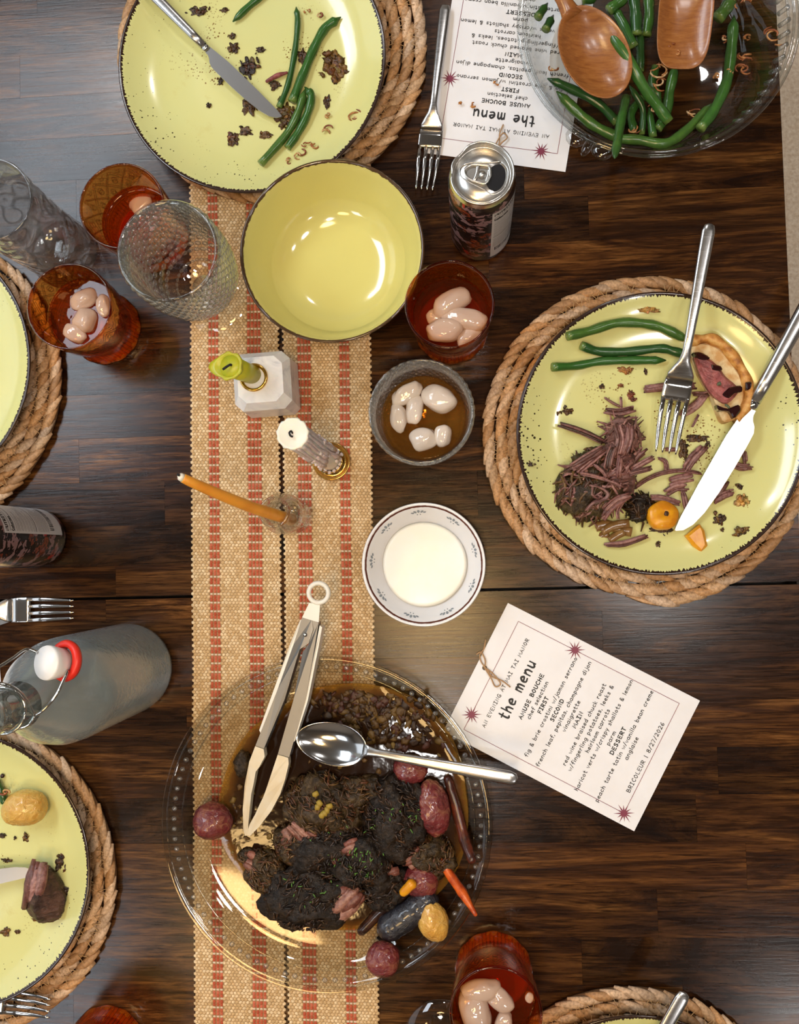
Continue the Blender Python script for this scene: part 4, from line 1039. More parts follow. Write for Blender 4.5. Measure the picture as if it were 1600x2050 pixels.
q = P(962, 470); make_can('open slim black printed can with dented silver lid beside the fork', Vector((q.x, q.y, T)), 0.0, radians(-14)) 
q = P(83, 1077); make_can('slim black printed can at the left edge below the placemat', Vector((q.x, q.y, T)), radians(77), radians(40))

# ------------------------------------------------------------------ candles
q = P(547, 781); mb = empty('marble_candle_holder', (q.x, q.y, T + 0.0032), 'faceted white marble candle holder with brass collar on the runner', 'candle holder', rotz=radians(4))
def octo(h, c): return [(-h + c, -h), (h - c, -h), (h, -h + c), (h, h - c), (h - c, h), (-h + c, h), (-h, h - c), (-h, -h + c)]
V = []; Fc = []
for h_, c_, z in ((0.0255, 0.004, 0.0), (0.0275, 0.0055, 0.004), (0.0275, 0.0075, 0.046), (0.0215, 0.0075, 0.056)):
    V += [(x, y, z) for x, y in octo(h_, c_)]
for k in range(3):
    for i in range(8): Fc.append((k * 8 + i, k * 8 + (i + 1) % 8, k * 8 + 8 + (i + 1) % 8, k * 8 + 8 + i))
Fc += [tuple(range(7, -1, -1)), tuple(range(24, 32))]
mk('marble_block', V, Fc, M['marble'], mb, local=True, smooth=False)
V, Fc = lathe([(0.0125, 0.050), (0.0135, 0.0575), (0.0128, 0.0595), (0.0108, 0.0590), (0.0102, 0.0565), (0.0100, 0.048), (0, 0.048)], 40); mk('brass_collar', [(x - .0058, y + .0022, z) for x, y, z in V], Fc, M['brass'], mb, local=True)
a = P(513, 753, 0.050); b = P(461, 733, 0.098)
cg = empty('green_candle', a, 'short lime green candle leaning out of the marble holder', 'candle')
V, Fc = tube([a, a.lerp(b, 0.5), b], [0.0088, 0.0092, 0.0104], 24); mk('wax_stick', V, Fc, M['wax_green'], cg)
ax = (b - a).normalized(); sd = Vector((0, 1, 0)); sd = (sd - ax * sd.dot(ax)).normalized(); s2 = ax.cross(sd)
V = []; Fc = []; n = 32
for k in range(n):
    t = 2 * pi * k / n; d = sd * cos(t) + s2 * sin(t)
    west = max(0.0, -d.x) ** 3
    wob = 0.0006 * sin(5 * t) + 0.0005 * sin(9 * t + 1)
    for rr, up in ((0.0100, -0.003), (0.0128 + wob + 0.0105 * west ** 2, -0.0002 - 0.002 * west), (0.0126 + wob + 0.0100 * west ** 2, 0.0022 - 0.001 * west), (0.0104 + 0.004 * west, 0.0020), (0.0096 + 0.003 * west, -0.0006), (0.004, -0.0016)):
        V.append(b + d * rr + ax * up)
    V[-1] = b + d * 0.004 - ax * 0.0016
for k in range(n):
    for i in range(5):
        j = (k + 1) % n; Fc.append((k * 6 + i, j * 6 + i, j * 6 + i + 1, k * 6 + i + 1))
Fc.append(tuple(k * 6 + 5 for k in range(n)))
mr = mk('melted_rim', V, Fc, M['wax_green'], cg)
V, Fc = tube(cr([b - ax * 0.002, b + Vector((0.001, 0.001, 0.002)), b + Vector((-0.002, -0.001, 0.0035)), b + Vector((-0.006, -0.0035, 0.003))], 4), 0.0011, 6); mk('wick', V, Fc, M['wick'], mr)

q = P(664, 924, 0.004); bh = empty('brass_candle_holder', (q.x, q.y, T + 0.0030), 'low round brass candle saucer holding the dripping white candle', 'candle holder')
V, Fc = lathe([(0, 0), (0.016, 0), (0.0185, 0.0015), (0.0188, 0.0035), (0.0178, 0.0042), (0.0155, 0.0025), (0.0125, 0.0028), (0.0120, 0.010), (0.0112, 0.0100), (0.0110, 0.004), (0, 0.0035)], 48); mk('brass_saucer', V, Fc, M['brass'], bh, local=True)
a = P(661, 921, 0.008); b = P(587, 869, 0.155)
cw = empty('white_candle', a, 'thick white candle covered in lilac drips on the brass saucer', 'candle')
ln = (b - a)
pts = [a + ln * (k / 14) for k in range(15)]
V, Fc = tube(pts, [0.0104 + 0.0004 * sin(k * 2.1) for k in range(15)], 32); mk('wax_column', V, Fc, M['wax_white'], cw)
g = G(); rn = random.Random(8)
ax = ln.normalized(); sd = (Vector((1, 0, 0)) - ax * ax.x).normalized(); s2 = ax.cross(sd)
for k in range(18):
    t0 = 2 * pi * k / 18 + rn.uniform(-0.08, 0.08); top = rn.uniform(0.95, 1.0); bot = rn.uniform(0.02, 0.55)
    pp = []; rr = []
    for i in range(9):
        f = top + (bot - top) * i / 8; d = sd * cos(t0 + 0.05 * sin(i)) + s2 * sin(t0 + 0.05 * sin(i))
        pp.append(a + ln * f + d * 0.0106); rr.append(rn.uniform(0.0013, 0.0019) + (0.0014 if i in (7, 8) else 0))
    V, Fc = tube(pp, rr, 6); g.add(V, Fc)
    for _ in range(3):
        f = rn.uniform(0.05, 0.6); d = sd * cos(t0) + s2 * sin(t0)
        V, Fc = blob(0.0022, 0.0020, 0.0026, 0.3, 2, rn.random() * 50, 1, 0, a + ln * f + d * 0.0118); g.add(V, Fc)
for k in range(16):
    t0 = 2 * pi * k / 16; d = sd * cos(t0) + s2 * sin(t0)
    V, Fc = blob(0.0024, 0.0024, 0.0020, 0.3, 2, k, 1, 0, a + d * rn.uniform(0.0105, 0.0125) + Vector((0, 0, 0.003))); g.add(V, Fc)
mk('wax_drips', g.v, g.f, M['wax_lilac'], cw)
V, Fc = lathe([(0, -0.001), (0.0108, 0.0), (0.0130, 0.0005), (0.0136, 0.0022), (0.0124, 0.0032), (0.0108, 0.0022), (0, 0.0020)], 44, mod=lambda t, i, r, z: (r + (0.0005 * sin(11 * t) + 0.0003 * sin(17 * t) if i in (2, 3) else 0), z))
mr = mk('wax_pool', [Vector(v) + b for v in V], Fc, M['wax_white'], cw)
V, Fc = tube(cr([b + Vector((0, 0, 0.001)), b + Vector((-0.001, 0.002, 0.0035)), b + Vector((-0.0022, 0.0005, 0.0050)), b + Vector((-0.0012, -0.002, 0.0055)), b + Vector((0.0005, -0.0028, 0.0045))], 4), 0.00085, 6); mk('wick', V, Fc, M['wick'], mr)

q = P(592, 1034); vb = empty('bud_bottle', (q.x, q.y, T + 0.0032), 'small clear glass bottle serving as holder for the orange taper', 'bottle')
V, Fc = lathe([(0, 0.0), (0.016, 0.0), (0.0178, 0.003), (0.0178, 0.014), (0.0165, 0.022), (0.0160, 0.034), (0.0180, 0.050), (0.0195, 0.062), (0.0180, 0.076), (0.0130, 0.086), (0.0115, 0.092), (0.0138, 0.096), (0.0140, 0.100), (0.0120, 0.1015), (0.0105, 0.0995), (0.0098, 0.090), (0.0150, 0.074), (0.0170, 0.060), (0.0140, 0.034), (0.0150, 0.010), (0, 0.007)], 56)
mk('bottle_glass', V, Fc, M['glass_dim'], vb, local=True)
a = P(583, 1040, 0.050); b1 = P(556, 1033, 0.100); tip = P(366, 957, 0.185)
ot = empty('orange_taper', a, 'thin bent orange taper candle leaning out of the glass bottle', 'candle')
pts = cr([a, P(562, 1034, 0.092), P(505, 1016, 0.130), P(440, 990, 0.160), P(385, 966, 0.180), tip], 5)
V, Fc = tube(pts, [0.0058 - 0.0020 * (k / (len(pts) - 1)) for k in range(len(pts))], 14); mk('wax_stick', V, Fc, M['wax_orange'], ot)
d = (pts[-1] - pts[-2]).normalized()
V, Fc = tube([pts[-1], pts[-1] + d * 0.003, pts[-1] + d * 0.0045], [0.0037, 0.0030, 0.0006], 12); mr = mk('pale_tip', V, Fc, M['wax_white'], ot)
V, Fc = tube([pts[-1] + d * 0.0020 + Vector((0, 0.001, 0.0028)), pts[-1] + d * 0.004 + Vector((0, 0.0012, 0.003))], 0.0011, 6); mk('wick', V, Fc, M['wick'], mr)

# ------------------------------------------------------------------ swing top water bottle
q = P(262, 1336); wb = empty('water_bottle', (q.x, q.y, T), 'frosty clear swing top water bottle with white stopper at left', 'bottle')
prof = [(0, 0.004), (0.030, 0.002), (0.040, 0.0), (0.0435, 0.005), (0.0445, 0.014), (0.0445, 0.150), (0.0435, 0.168), (0.039, 0.188), (0.031, 0.207), (0.0225, 0.224), (0.0180, 0.238)]
V, Fc = lathe(prof, 72); mk('bottle_body', V, Fc, M['water_bottle'], wb, local=True)
V, Fc = lathe([(0.0180, 0.238), (0.0162, 0.250), (0.0155, 0.270), (0.0155, 0.288), (0.0175, 0.292), (0.0175, 0.300), (0.0150, 0.303), (0.0120, 0.302), (0.0120, 0.285), (0.0125, 0.262), (0.0150, 0.240)], 48); mk('bottle_neck', V, Fc, M['clear_bottle'], wb, local=True)
V, Fc = lathe([(0, 0.008), (0.037, 0.008), (0.0405, 0.016), (0.0405, 0.150), (0.036, 0.172), (0, 0.172)], 48); mk('water', V, Fc, thin_glass('water', (0.86, 0.90, 0.895), ior=1.1, bumps=0.4, bscale=120), wb, local=True)
# wire bail with the stopper hanging at the side of the neck
nk = Vector((q.x, q.y, T + 0.262))
st = P(104, 1327, 0.235)
g = G()
ringp = [nk + Vector((0.0168 * cos(2 * pi * k / 24), 0.0168 * sin(2 * pi * k / 24), 0.0)) for k in range(25)]
V, Fc = tube(ringp, 0.0011, 6); g.add(V, Fc)
pv = P(70, 1432, 0.245)
for pts in ([pv, P(88, 1420, 0.246), P(112, 1392, 0.245), P(128, 1360, 0.240), P(136, 1342, 0.236)], [P(75, 1306, 0.236), P(52, 1300, 0.240), P(25, 1318, 0.248), P(-5, 1336, 0.256), P(-40, 1352, 0.262)],
            [pv, P(52, 1400, 0.254), P(30, 1378, 0.262), P(0, 1368, 0.268), P(-30, 1368, 0.270)], [pv, P(58, 1450, 0.248), P(35, 1458, 0.252), P(22, 1448, 0.256)]):
    V, Fc = tube(cr(pts, 5), 0.0012, 8); g.add(V, Fc)
mk('wire_bail', g.v, g.f, M['chrome'], wb)
up = Vector((-0.45, 0.10, 0.90)).normalized(); Rm = Vector((0, 0, 1)).rotation_difference(up).to_matrix()
V, Fc = lathe([(0, -0.011), (0.011, -0.010), (0.0118, -0.004), (0.0126, 0.0), (0.0132, 0.004), (0.0126, 0.0062), (0, 0.0068)], 40); sp_ = mk('stopper', [Rm @ Vector(v) + st for v in V], Fc, M['ceramic'], wb)
V, Fc = lathe([(0.0095, -0.0125), (0.0150, -0.0120), (0.0160, -0.0090), (0.0148, -0.0062), (0.0110, -0.006)], 40, close=True)
mk('red_gasket', [Rm @ Vector(v) + st + Vector((0.0030, 0.0016, 0)) for v in V], Fc, M['red'], sp_)
# ------------------------------------------------------------------ cutlery
def frame(A, B, L, flip=False, roll=0.0):
    A = Vector(A); B = Vector(B); X = (B - A).normalized(); k = (B - A).length / L
    Z = Vector((0, 0, 1)); Z = (Z - X * Z.dot(X)).normalized(); Y = Z.cross(X)
    if roll: Q = Quaternion(X, roll); Y = Q @ Y; Z = Q @ Z
    if flip: Y = -Y
    m = Matrix((X * k, Y * k, Z * k)).transposed().to_4x4(); m.translation = A
    return m
def xf(V, m): return [m @ Vector(v) for v in V]

def fork(A, B, label, group='brushed steel forks', roll=0.0):
    L = 0.205; m = frame(A, B, L, roll=roll); root = empty('fork', A, label, 'fork', group)
    hp = [(0.066, .0126, .0010, .0020), (0.072, .0118, .0011, .0040), (0.078, .0085, .0014, .0066), (0.084, .0052, .0017, .0088), (0.092, .0038, .0020, .0098), (0.105, .0040, .0021, .0094), (0.14, .0049, .0021, .0066), (0.18, .0057, .0020, .0030), (0.198, .0058, .0019, .0016), (0.2035, .0045, .0014, .0013), (0.205, .0015, .0006, .0012)]
    V, Fc = tube([(x, 0, z) for x, w, t, z in hp], [(w, t) for x, w, t, z in hp], 16, power=2.6, up=(0, 0, 1)); mk('handle', xf(V, m), Fc, M['steel'], root)
    hd = [(0.0475, .0128, .0009, .0006), (0.052, .0131, .0009, .0006), (0.060, .0130, .0010, .0010), (0.067, .0125, .0010, .0021)]
    V, Fc = tube([(x, 0, z) for x, w, t, z in hd], [(w, t) for x, w, t, z in hd], 16, power=4, up=(0, 0, 1)); mk('head', xf(V, m), Fc, M['chrome'], root)
    for y0 in (-.0106, -.0036, .0036, .0106):
        pts = [(0.050, y0, .0007), (0.035, y0 * .98, .0004), (0.018, y0 * .92, .0018), (0.005, y0 * .86, .0046), (0.0, y0 * .84, .0058)]
        V, Fc = tube(pts, [(.0022, .0009), (.0021, .0009), (.0018, .0008), (.0012, .0007), (.0005, .0004)], 8, power=3, up=(0, 0, 1)); mk('tine', xf(V, m), Fc, M['chrome'], root)
    return root
def knife(A, B, label, flip=False, roll=0.0):
    L = 0.228; m = frame(A, B, L, flip, roll); root = empty('table_knife', A, label, 'knife', 'brushed steel table knives')
    ol = [(0.0006, -.0070), (0.0, -.0058), (0.003, -.0012), (0.010, .0032), (0.022, .0064), (0.040, .0086), (0.062, .0098), (0.082, .0102), (0.0905, .0100), (0.0950, .0082), (0.0985, .0052), (0.1020, .0036), (0.1085, .0032), (0.1085, -.0040), (0.080, -.0070), (0.040, -.0078), (0.010, -.0078)]
    V, Fc = prism(ol[::-1], -0.0008, 0.0008); mk('blade', xf(V, m), Fc, M['blade'], root, smooth=False)
    V, Fc = tube([(0.106, -.0004, 0), (0.112, -.0004, 0)], [(.0040, .0026), (.0044, .0030)], 16, up=(0, 0, 1)); mk('bolster', xf(V, m), Fc, M['chrome'], root)
    hp = [(0.112, .0044, .0030), (0.13, .0049, .0034), (0.17, .0058, .0039), (0.21, .0064, .0040), (0.223, .0062, .0038), (0.227, .0046, .0028), (0.228, .001, .001)]
    V, Fc = tube([(x, -.0004, 0) for x, a, b in hp], [(a, b) for x, a, b in hp], 18, power=2.5, up=(0, 0, 1)); mk('handle', xf(V, m), Fc, M['steel'], root)
    return root
def scoop(a, b, depth, wall, power=2.0, egg=0.0, n=48, rings=9):
    "hollow bowl of a spoon around the origin; length 2a along x, width 2b"
    V = []; Fc = []
    prof = [(k / rings, -depth * (1 - (k / rings) ** 2.2)) for k in range(rings + 1)] + [(1.02, 0.0), (1.02, -wall * 0.7)] + [(k / rings, -depth * (1 - (k / rings) ** 2.2) - wall) for k in range(rings - 1, -1, -1)]
    rows = []
    for r, z in prof:
        if r < 1e-6: rows.append([len(V)] * n); V.append((0, 0, z)); continue
        row = []
        for j in range(n):
            t = 2 * pi * j / n; c, s = cos(t), sin(t)
            if power != 2.0: c = math.copysign(abs(c) ** (2 / power), c); s = math.copysign(abs(s) ** (2 / power), s)
            row.append(len(V)); V.append((r * a * c, r * b * s * (1 - egg * c), z))
        rows.append(row)
    for A_, B_ in zip(rows, rows[1:]):
        for j in range(n):
            q = []
            for w in (A_[j], A_[(j + 1) % n], B_[(j + 1) % n], B_[j]):
                if w not in q: q.append(w)
            if len(q) > 2: Fc.append(tuple(q))
    return V, Fc

pf = PLATE_F
fork(P(1331, 906, pf + .003), P(1421, 448, .062), 'steel fork standing across the shredded beef plate, tines down by the meat')
knife(P(1367, 1070, pf + .004), P(1668, 520, .052), 'steel knife resting on the beef plate, tip by the carrot pieces', flip=True)
knife(P(556, 242, pf + .006), P(252, -65, .054), 'steel knife laid across the plate of green beans', flip=False)
fork(P(850, 384, .002), P(892, 10, .006), 'steel fork lying along the upside down menu card')
fork(P(152, 1219, .004), P(-235, 1226, .008), 'steel fork at the left edge between printed can and water bottle')
knife(P(40, 1237, .0012), P(-420, 1262, .006), 'steel knife blade under the fork at the left edge', flip=False)
fork(P(106, 2014, MAT_T + .0030), P(-290, 1975, MAT_T + .012), 'steel fork tucked under the plate with the yellow potato')
knife(P(70, 1738, pf + .012), P(-330, 1832, .046), 'steel knife touching the beef chunk on the lower left plate', flip=True)
fork(P(1130, 2380, pf + .004), P(1372, 1985, .050), 'rounded steel handle end over the bottom placemat')

# ------------------------------------------------------------------ glass platter
PLH = 0.030; q = P(650, 1650, PLH); PLC = (q.x, q.y); PZ = T + 0.0032
pl = empty('glass_platter', (q.x, q.y, PZ), 'large round clear glass platter of braised beef and potatoes on the runner', 'platter')
pp = [(0, 0.0), (.122, 0.0), (.130, .001), (.140, .008), (.150, .018), (.157, .0245), (.158, .026), (.1565, .0272), (.149, .0205), (.139, .0105), (.130, .0042), (.122, .0032), (0, .0030)]
V, Fc = lathe(pp, 128); mk('platter_glass', V, Fc, M['platter_glass'] if 'platter_glass' in M else thin_glass('platter_glass', (0.885, 0.875, 0.84)), pl, local=True)
g = G(); V0, F0 = ico(2)
for k in range(96):
    a = 2 * pi * k / 96; r = 0.1475
    g.add([(r * cos(a) + v.x * .0026, r * sin(a) + v.y * .0026, 0.0200 + v.z * .0020) for v in V0], F0)
o = mk('rim_beads', g.v, g.f, M['hob'], pl, local=True); o['kind'] = 'stuff'
g = G()
for r, z in ((0.1415, 0.0130), (0.1530, 0.0242)):
    pts = [(r * cos(2 * pi * k / 96), r * sin(2 * pi * k / 96), z) for k in range(97)]
    V, Fc = tube(pts, 0.0009, 6, cap=False); g.add(V, Fc)
mk('rim_rings', g.v, g.f, M['glass_dim'], pl, local=True)
PF = 0.0032 + 0.0030               # inside floor of the platter above the table
def plat_h(px, py, h0=None):
    q = P(px, py, 0.012); d = math.hypot(q.x - PLC[0], q.y - PLC[1]); pr = [(0, .0030), (.122, .0032), (.130, .0042), (.139, .0105), (.149, .0205), (.1565, .0272), (9, .0272)]
    for (a, ha), (b, hb) in zip(pr, pr[1:]):
        if a <= d <= b: return 0.0032 + ha + (hb - ha) * (d - a) / (b - a)
# sauce
ol = [(440, 1590), (462, 1520), (500, 1462), (545, 1428), (580, 1405), (612, 1385), (660, 1372), (720, 1368), (780, 1378), (835, 1400), (880, 1440), (912, 1490), (930, 1560), (938, 1640), (926, 1715), (895, 1770), (850, 1812), (800, 1838), (740, 1856), (670, 1862), (610, 1852), (560, 1822), (518, 1782), (478, 1742), (450, 1700), (434, 1645)]
pts = cr([(x, y, 0) for x, y in ol] + [(ol[0][0], ol[0][1], 0)], 4)[:-1]
g = G(); cxp, cyp = 690, 1620; n = len(pts); rings = [0, .15, .3, .45, .6, .72, .82, .90, .95, 1.0]
V = []; C = []; Fc = []
for i, f in enumerate(rings):
    for j, p_ in enumerate(pts):
        x, y = cxp + (p_.x - cxp) * f, cyp + (p_.y - cyp) * f
        h = max(0.0110, plat_h(x, y)) + (0.0006 if f < .97 else -0.0004) + 0.0005 * noise.noise(Vector((x * .05, y * .05, 0)))
        V.append(P(x, y, h)); left = 1.0 if x > 520 else 0.8
        C.append((min(1, (1 - f) * 4.6) * left,) * 3)
for i in range(len(rings) - 1):
    for j in range(n): Fc.append((i * n + j, i * n + (j + 1) % n, (i + 1) * n + (j + 1) % n, (i + 1) * n + j))
o = mk('pan_sauce', V, Fc, M['sauce'], cols=C); tag(o, 'dark brown glossy braising sauce pooled in the glass platter', 'sauce', kind='stuff')

def bit(px, py, h, rx, ry, rz, mat, name, label, cat, group=None, rot=0, amp=.25, freq=1.8, seed=0, sub=3, amp2=0.0, freq2=8, parent=None, power=2.0, flat=None):
    q = P(px, py, h); s = PX(h)
    V, Fc = blob(rx * s, ry * s, rz, amp, freq, seed, sub, radians(rot), q, amp2=amp2, freq2=freq2, power=power, flat=flat)
    o = mk(name, V, Fc, mat, parent)
    return tag(o, label, cat, group) if parent is None else o
# chunks of roast
FZ = {'beef_dark': [(.032, .014, .005), (.020, .009, .004), (.060, .027, .009), (.012, .006, .003)], 'beef_grey': [(.085, .042, .012), (.050, .023, .007), (.14, .075, .022), (.11, .042, .018)]}
def fuzz(parent, q, rx, ry, rz, n, seed, cols, rad=(.0005, .0011), ln=(.004, .011), lift=1.0, name='surface_fibres'):
    "short strands of meat lying over an ellipsoidal chunk"
    rn_ = random.Random(seed + 77); g = G(); base = rn_.uniform(0, pi)
    for _ in range(n):
        u = rn_.uniform(0, 2 * pi); v = math.acos(rn_.uniform(.05, 1.0)); a = base + rn_.gauss(0, .7); L = rn_.uniform(*ln); pts = []
        x0, y0 = sin(v) * cos(u) * rx, sin(v) * sin(u) * ry; bend = rn_.uniform(-40, 40)
        for t in (-1, -.33, .33, 1):
            aa = a + bend * t * L; x, y = x0 + cos(aa) * t * L / 2, y0 + sin(aa) * t * L / 2
            e = 1 - (x / rx) ** 2 - (y / ry) ** 2
            z = rz * math.sqrt(max(e, 0.0)) * 1.02 * lift - (0 if e > 0 else .002) + rn_.uniform(-.0004, .0010)
            pts.append(q + Vector((x, y, z)))
        w = rn_.uniform(*rad); V, Fc = tube(pts, [w * .5, w, w, w * .4], 5); k = rn_.uniform(.7, 1.4); c = rn_.choice(cols); g.add(V, Fc, tuple(i * k for i in c))
    o = mg(name, g, M['shred'], parent); o['kind'] = 'stuff'; return o
ROAST = [(645, 1612, 74, 64, .019, 'beef_grey', 'greyish roast chunk with leek pieces below the serving spoon'), (792, 1640, 62, 86, .021, 'beef_dark', 'dark roast chunk beside the large red potato'),
         (668, 1702, 92, 58, .019, 'beef_dark', 'dark roast chunk in the middle of the platter'), (614, 1797, 86, 62, .020, 'beef_dark', 'dark roast chunk at the lower left of the sauce'),
         (728, 1724, 58, 56, .024, 'beef_dark', 'dark roast chunk with chives at the centre right'), (764, 1768, 50, 46, .017, 'beef_dark', 'small dark roast chunk above the charred carrot'),
         (862, 1712, 48, 36, .016, 'beef_grey', 'brown roast piece beside the orange carrot'), (530, 1744, 38, 42, .014, 'beef_grey', 'pale brown roast piece at the left edge of the sauce'),
         (594, 1690, 44, 40, .015, 'beef_grey', 'brown roast piece beneath the tong tips'), (505, 1715, 30, 16, .007, 'beef_grey', 'thin beef flake at the left edge of the sauce'),
         (712, 1590, 50, 36, .013, 'beef_grey', 'soft brown beef piece above the dark chunk')]
roast = []
for k, (x, y, rx, ry, rz, mt, lb) in enumerate(ROAST):
    q = P(x, y, PF + rz * .7); r_ = empty('roast_chunk', (q.x, q.y, T + PF), lb, 'beef', 'braised roast chunks on the platter')
    V, Fc = blob(rx * PX(.02), ry * PX(.02), rz, .35, 1.6, k + 2, 5, random.uniform(-.4, .4), q, amp2=.10, freq2=6.0, flat=.72)
    mk('seared_crust', V, Fc, M[mt], r_); roast.append(r_); fuzz(r_, q, rx * PX(.02), ry * PX(.02), rz, int(60 + rx * ry / 22), k, FZ[mt])
def fibres(parent, pts, rad, n=7, cols=((.30, .115, .075), (.22, .075, .05), (.36, .17, .12)), seed=0, name='torn_meat'):
    "bundle of parallel meat fibres along a polyline of (px, py, h)"
    rn = random.Random(seed); g = G(); base = [P(*p_) for p_ in pts]
    d = (base[-1] - base[0]).normalized(); sd = Vector((-d.y, d.x, 0)); sd = sd.normalized() if sd.length else Vector((1, 0, 0))
    for k in range(n):
        off = rn.uniform(-1, 1); z = rn.uniform(-.25, .5) * rad * (1 - off * off * .6)
        pp_ = [b + sd * (off * rad * .8 + rn.uniform(-.12, .12) * rad) + Vector((0, 0, z + rn.uniform(-.1, .1) * rad)) for b in base]
        e = d * rn.uniform(-.6, .6) * rad; pp_[0] = pp_[0] + e; pp_[-1] = pp_[-1] + d * rn.uniform(-.8, .6) * rad
        pp_ = cr(pp_, 3) if len(pp_) > 2 else [pp_[0].lerp(pp_[1], i / 4) for i in range(5)]
        m_ = len(pp_); w = rad * rn.uniform(.34, .60)
        V, Fc = tube(pp_, [w * (.35 + .65 * sin(pi * (0.12 + .76 * i / (m_ - 1)))) * rn.uniform(.85, 1.15) for i in range(m_)], 6)
        c = rn.choice(cols); kk = rn.uniform(.75, 1.2)
        g.add(V, Fc, tuple(x * kk for x in c))
    return mg(name, g, M['shred'], parent)
for k, (i, pts, rad) in enumerate(((0, [(585, 1655, .030), (622, 1688, .028)], .006), (0, [(618, 1660, .031), (636, 1668, .030)], .004), (8, [(572, 1668, .022), (592, 1704, .021)], .009), (3, [(672, 1822, .026), (712, 1786, .026)], .012), (4, [(690, 1702, .038), (722, 1686, .037)], .006),
        (2, [(668, 1708, .032), (680, 1728, .031)], .006), (6, [(812, 1724, .026), (838, 1712, .027)], .008), (5, [(755, 1752, .028), (790, 1740, .027)], .009), (7, [(500, 1725, .022), (530, 1738, .022)], .008), (7, [(520, 1745, .020), (545, 1770, .018)], .008))):
    fibres(roast[i], pts, rad, 9, seed=k + 3)
# leek squares, onion bits and chives
g = G(); rn = random.Random(21)
def litter(g, polys, n, size, cols, hfun, flat=.28):
    for _ in range(n):
        x0, y0, x1, y1 = rn.choice(polys); x, y = rn.uniform(x0, x1), rn.uniform(y0, y1)
        s_ = rn.uniform(.5, 1.2) * size
        V, Fc = blob(s_, s_ * rn.uniform(.35, 1), s_ * flat, .9, 1.6, rn.random() * 90, 2, rn.uniform(0, 6), P(x, y, hfun(x, y)))
        c = rn.choice(cols); g.add(V, Fc, c)
litter(g, [(610, 1385, 740, 1425), (700, 1390, 860, 1440), (740, 1420, 900, 1500), (640, 1400, 800, 1480)], 260, .0044, [(.046, .021, .005), (.075, .036, .007), (.024, .010, .004), (.105, .055, .010), (.055, .018, .010)], lambda x, y: max(.0116, plat_h(x, y) + .0005))
litter(g, [(560, 1480, 900, 1560), (460, 1560, 560, 1720)], 60, .0028, [(.16, .095, .02), (.10, .05, .012)], lambda x, y: .0118)
o = mg('onion_bits', g, M['leek']); tag(o, 'soft chopped onions and leeks along the upper edge of the sauce', 'onion', kind='stuff')
g = G()
for x, y in ((640, 1608), (636, 1616), (650, 1628), (655, 1622), (645, 1632), (632, 1590), (660, 1614)):
    V, Fc = blob(.0034, .0028, .0012, .2, 1, x, 1, x, P(x, y, .041), power=4); g.add(V, Fc, (.34, .23, .035))
o = mg('leek_pieces', g, M['leek']); tag(o, 'small yellow leek squares on top of the greyish roast chunk', 'leek', kind='stuff')
g = G()
for _ in range(110):
    x, y, r_ = rn.choice([(668, 1700, 80), (728, 1724, 50), (614, 1797, 70), (792, 1640, 50), (700, 1760, 70)]); x += rn.uniform(-r_, r_); y += rn.uniform(-r_ * .6, r_ * .6)
    best = 0
    for (cx, cy, rx, ry, rz, mt, lb) in ROAST:
        e = 1 - ((x - cx) / rx) ** 2 - ((y - cy) / ry) ** 2
        if e > 0.08: best = max(best, PF + rz * .7 + rz * math.sqrt(e) * 1.03)
    if not best: continue
    q = P(x, y, best); a = rn.uniform(0, 6); d = Vector((cos(a), sin(a), rn.uniform(-.2, .2))) * rn.uniform(.0008, .0022)
    V, Fc = tube([q - d, q + d], .00050, 5); g.add(V, Fc)
o = mk('chopped_chives', g.v, g.f, M['herb']); tag(o, 'bright green chopped chives sprinkled over the roast', 'chives', kind='stuff')

# potatoes and carrots on the platter
def potato(px, py, rx, ry, rot, mat, label, h, rz=None, seed=1, group='roasted potatoes'):
    s = PX(.02)
    if h is None: h = plat_h(px, py) + min(rx, ry) * s * .80
    return bit(px, py, h, rx, ry, (rz or min(rx, ry)) * s * .92, M[mat], 'potato', label, 'potato', group, rot, .10, 1.2, seed, 5, .035, 6)
potato(425, 1643, 40, 38, 10, 'red_potato', 'wrinkled red potato alone at the left rim of the platter', None, seed=2)
potato(821, 1541, 34, 29, -15, 'red_potato', 'red potato tucked under the serving spoon handle', None, seed=3)
potato(866, 1617, 35, 55, 12, 'red_potato', 'largest red potato, oblong, right of the roast', None, seed=4)
potato(843, 1762, 36, 34, 0, 'red_potato', 'red potato half hidden above the purple fingerling', None, seed=5)
potato(767, 1920, 34, 33, 0, 'red_potato', 'lowest red potato on the platter rim', None, seed=6)
potato(866, 1843, 30, 41, 20, 'yellow_potato', 'wrinkled yellow potato beside the purple fingerling', None, seed=7)
def rod(name, pts, rads, mat, label, cat, group=None, n=14, parent=None, jit=.06, seed=1):
    rn_ = random.Random(seed); pp_ = cr([P(*p_) for p_ in pts], 5); m_ = len(pp_); rr = []
    for i in range(m_):
        t = i / (m_ - 1) * (len(rads) - 1); k = min(int(t), len(rads) - 2); f = t - k
        rr.append((rads[k] * (1 - f) + rads[k + 1] * f) * rn_.uniform(1 - jit, 1 + jit))
    e0 = (pp_[0] - pp_[1]).normalized(); e1 = (pp_[-1] - pp_[-2]).normalized()
    pp_ = [pp_[0] + e0 * rr[0] * .5] + pp_ + [pp_[-1] + e1 * rr[-1] * .5]; rr = [rr[0] * .55] + rr + [rr[-1] * .55]
    V, Fc = tube(pp_, rr, n); o = mk(name, V, Fc, mat, parent)
    return tag(o, label, cat, group) if parent is None else o
rod('fingerling_potato', [(772, 1862, .0205), (800, 1842, .0208), (835, 1818, .0208), (862, 1796, .0200)], [.0125, .0140, .0135, .0110], M['purple_potato'], 'black-skinned purple fingerling potato at the lower right of the platter', 'potato')
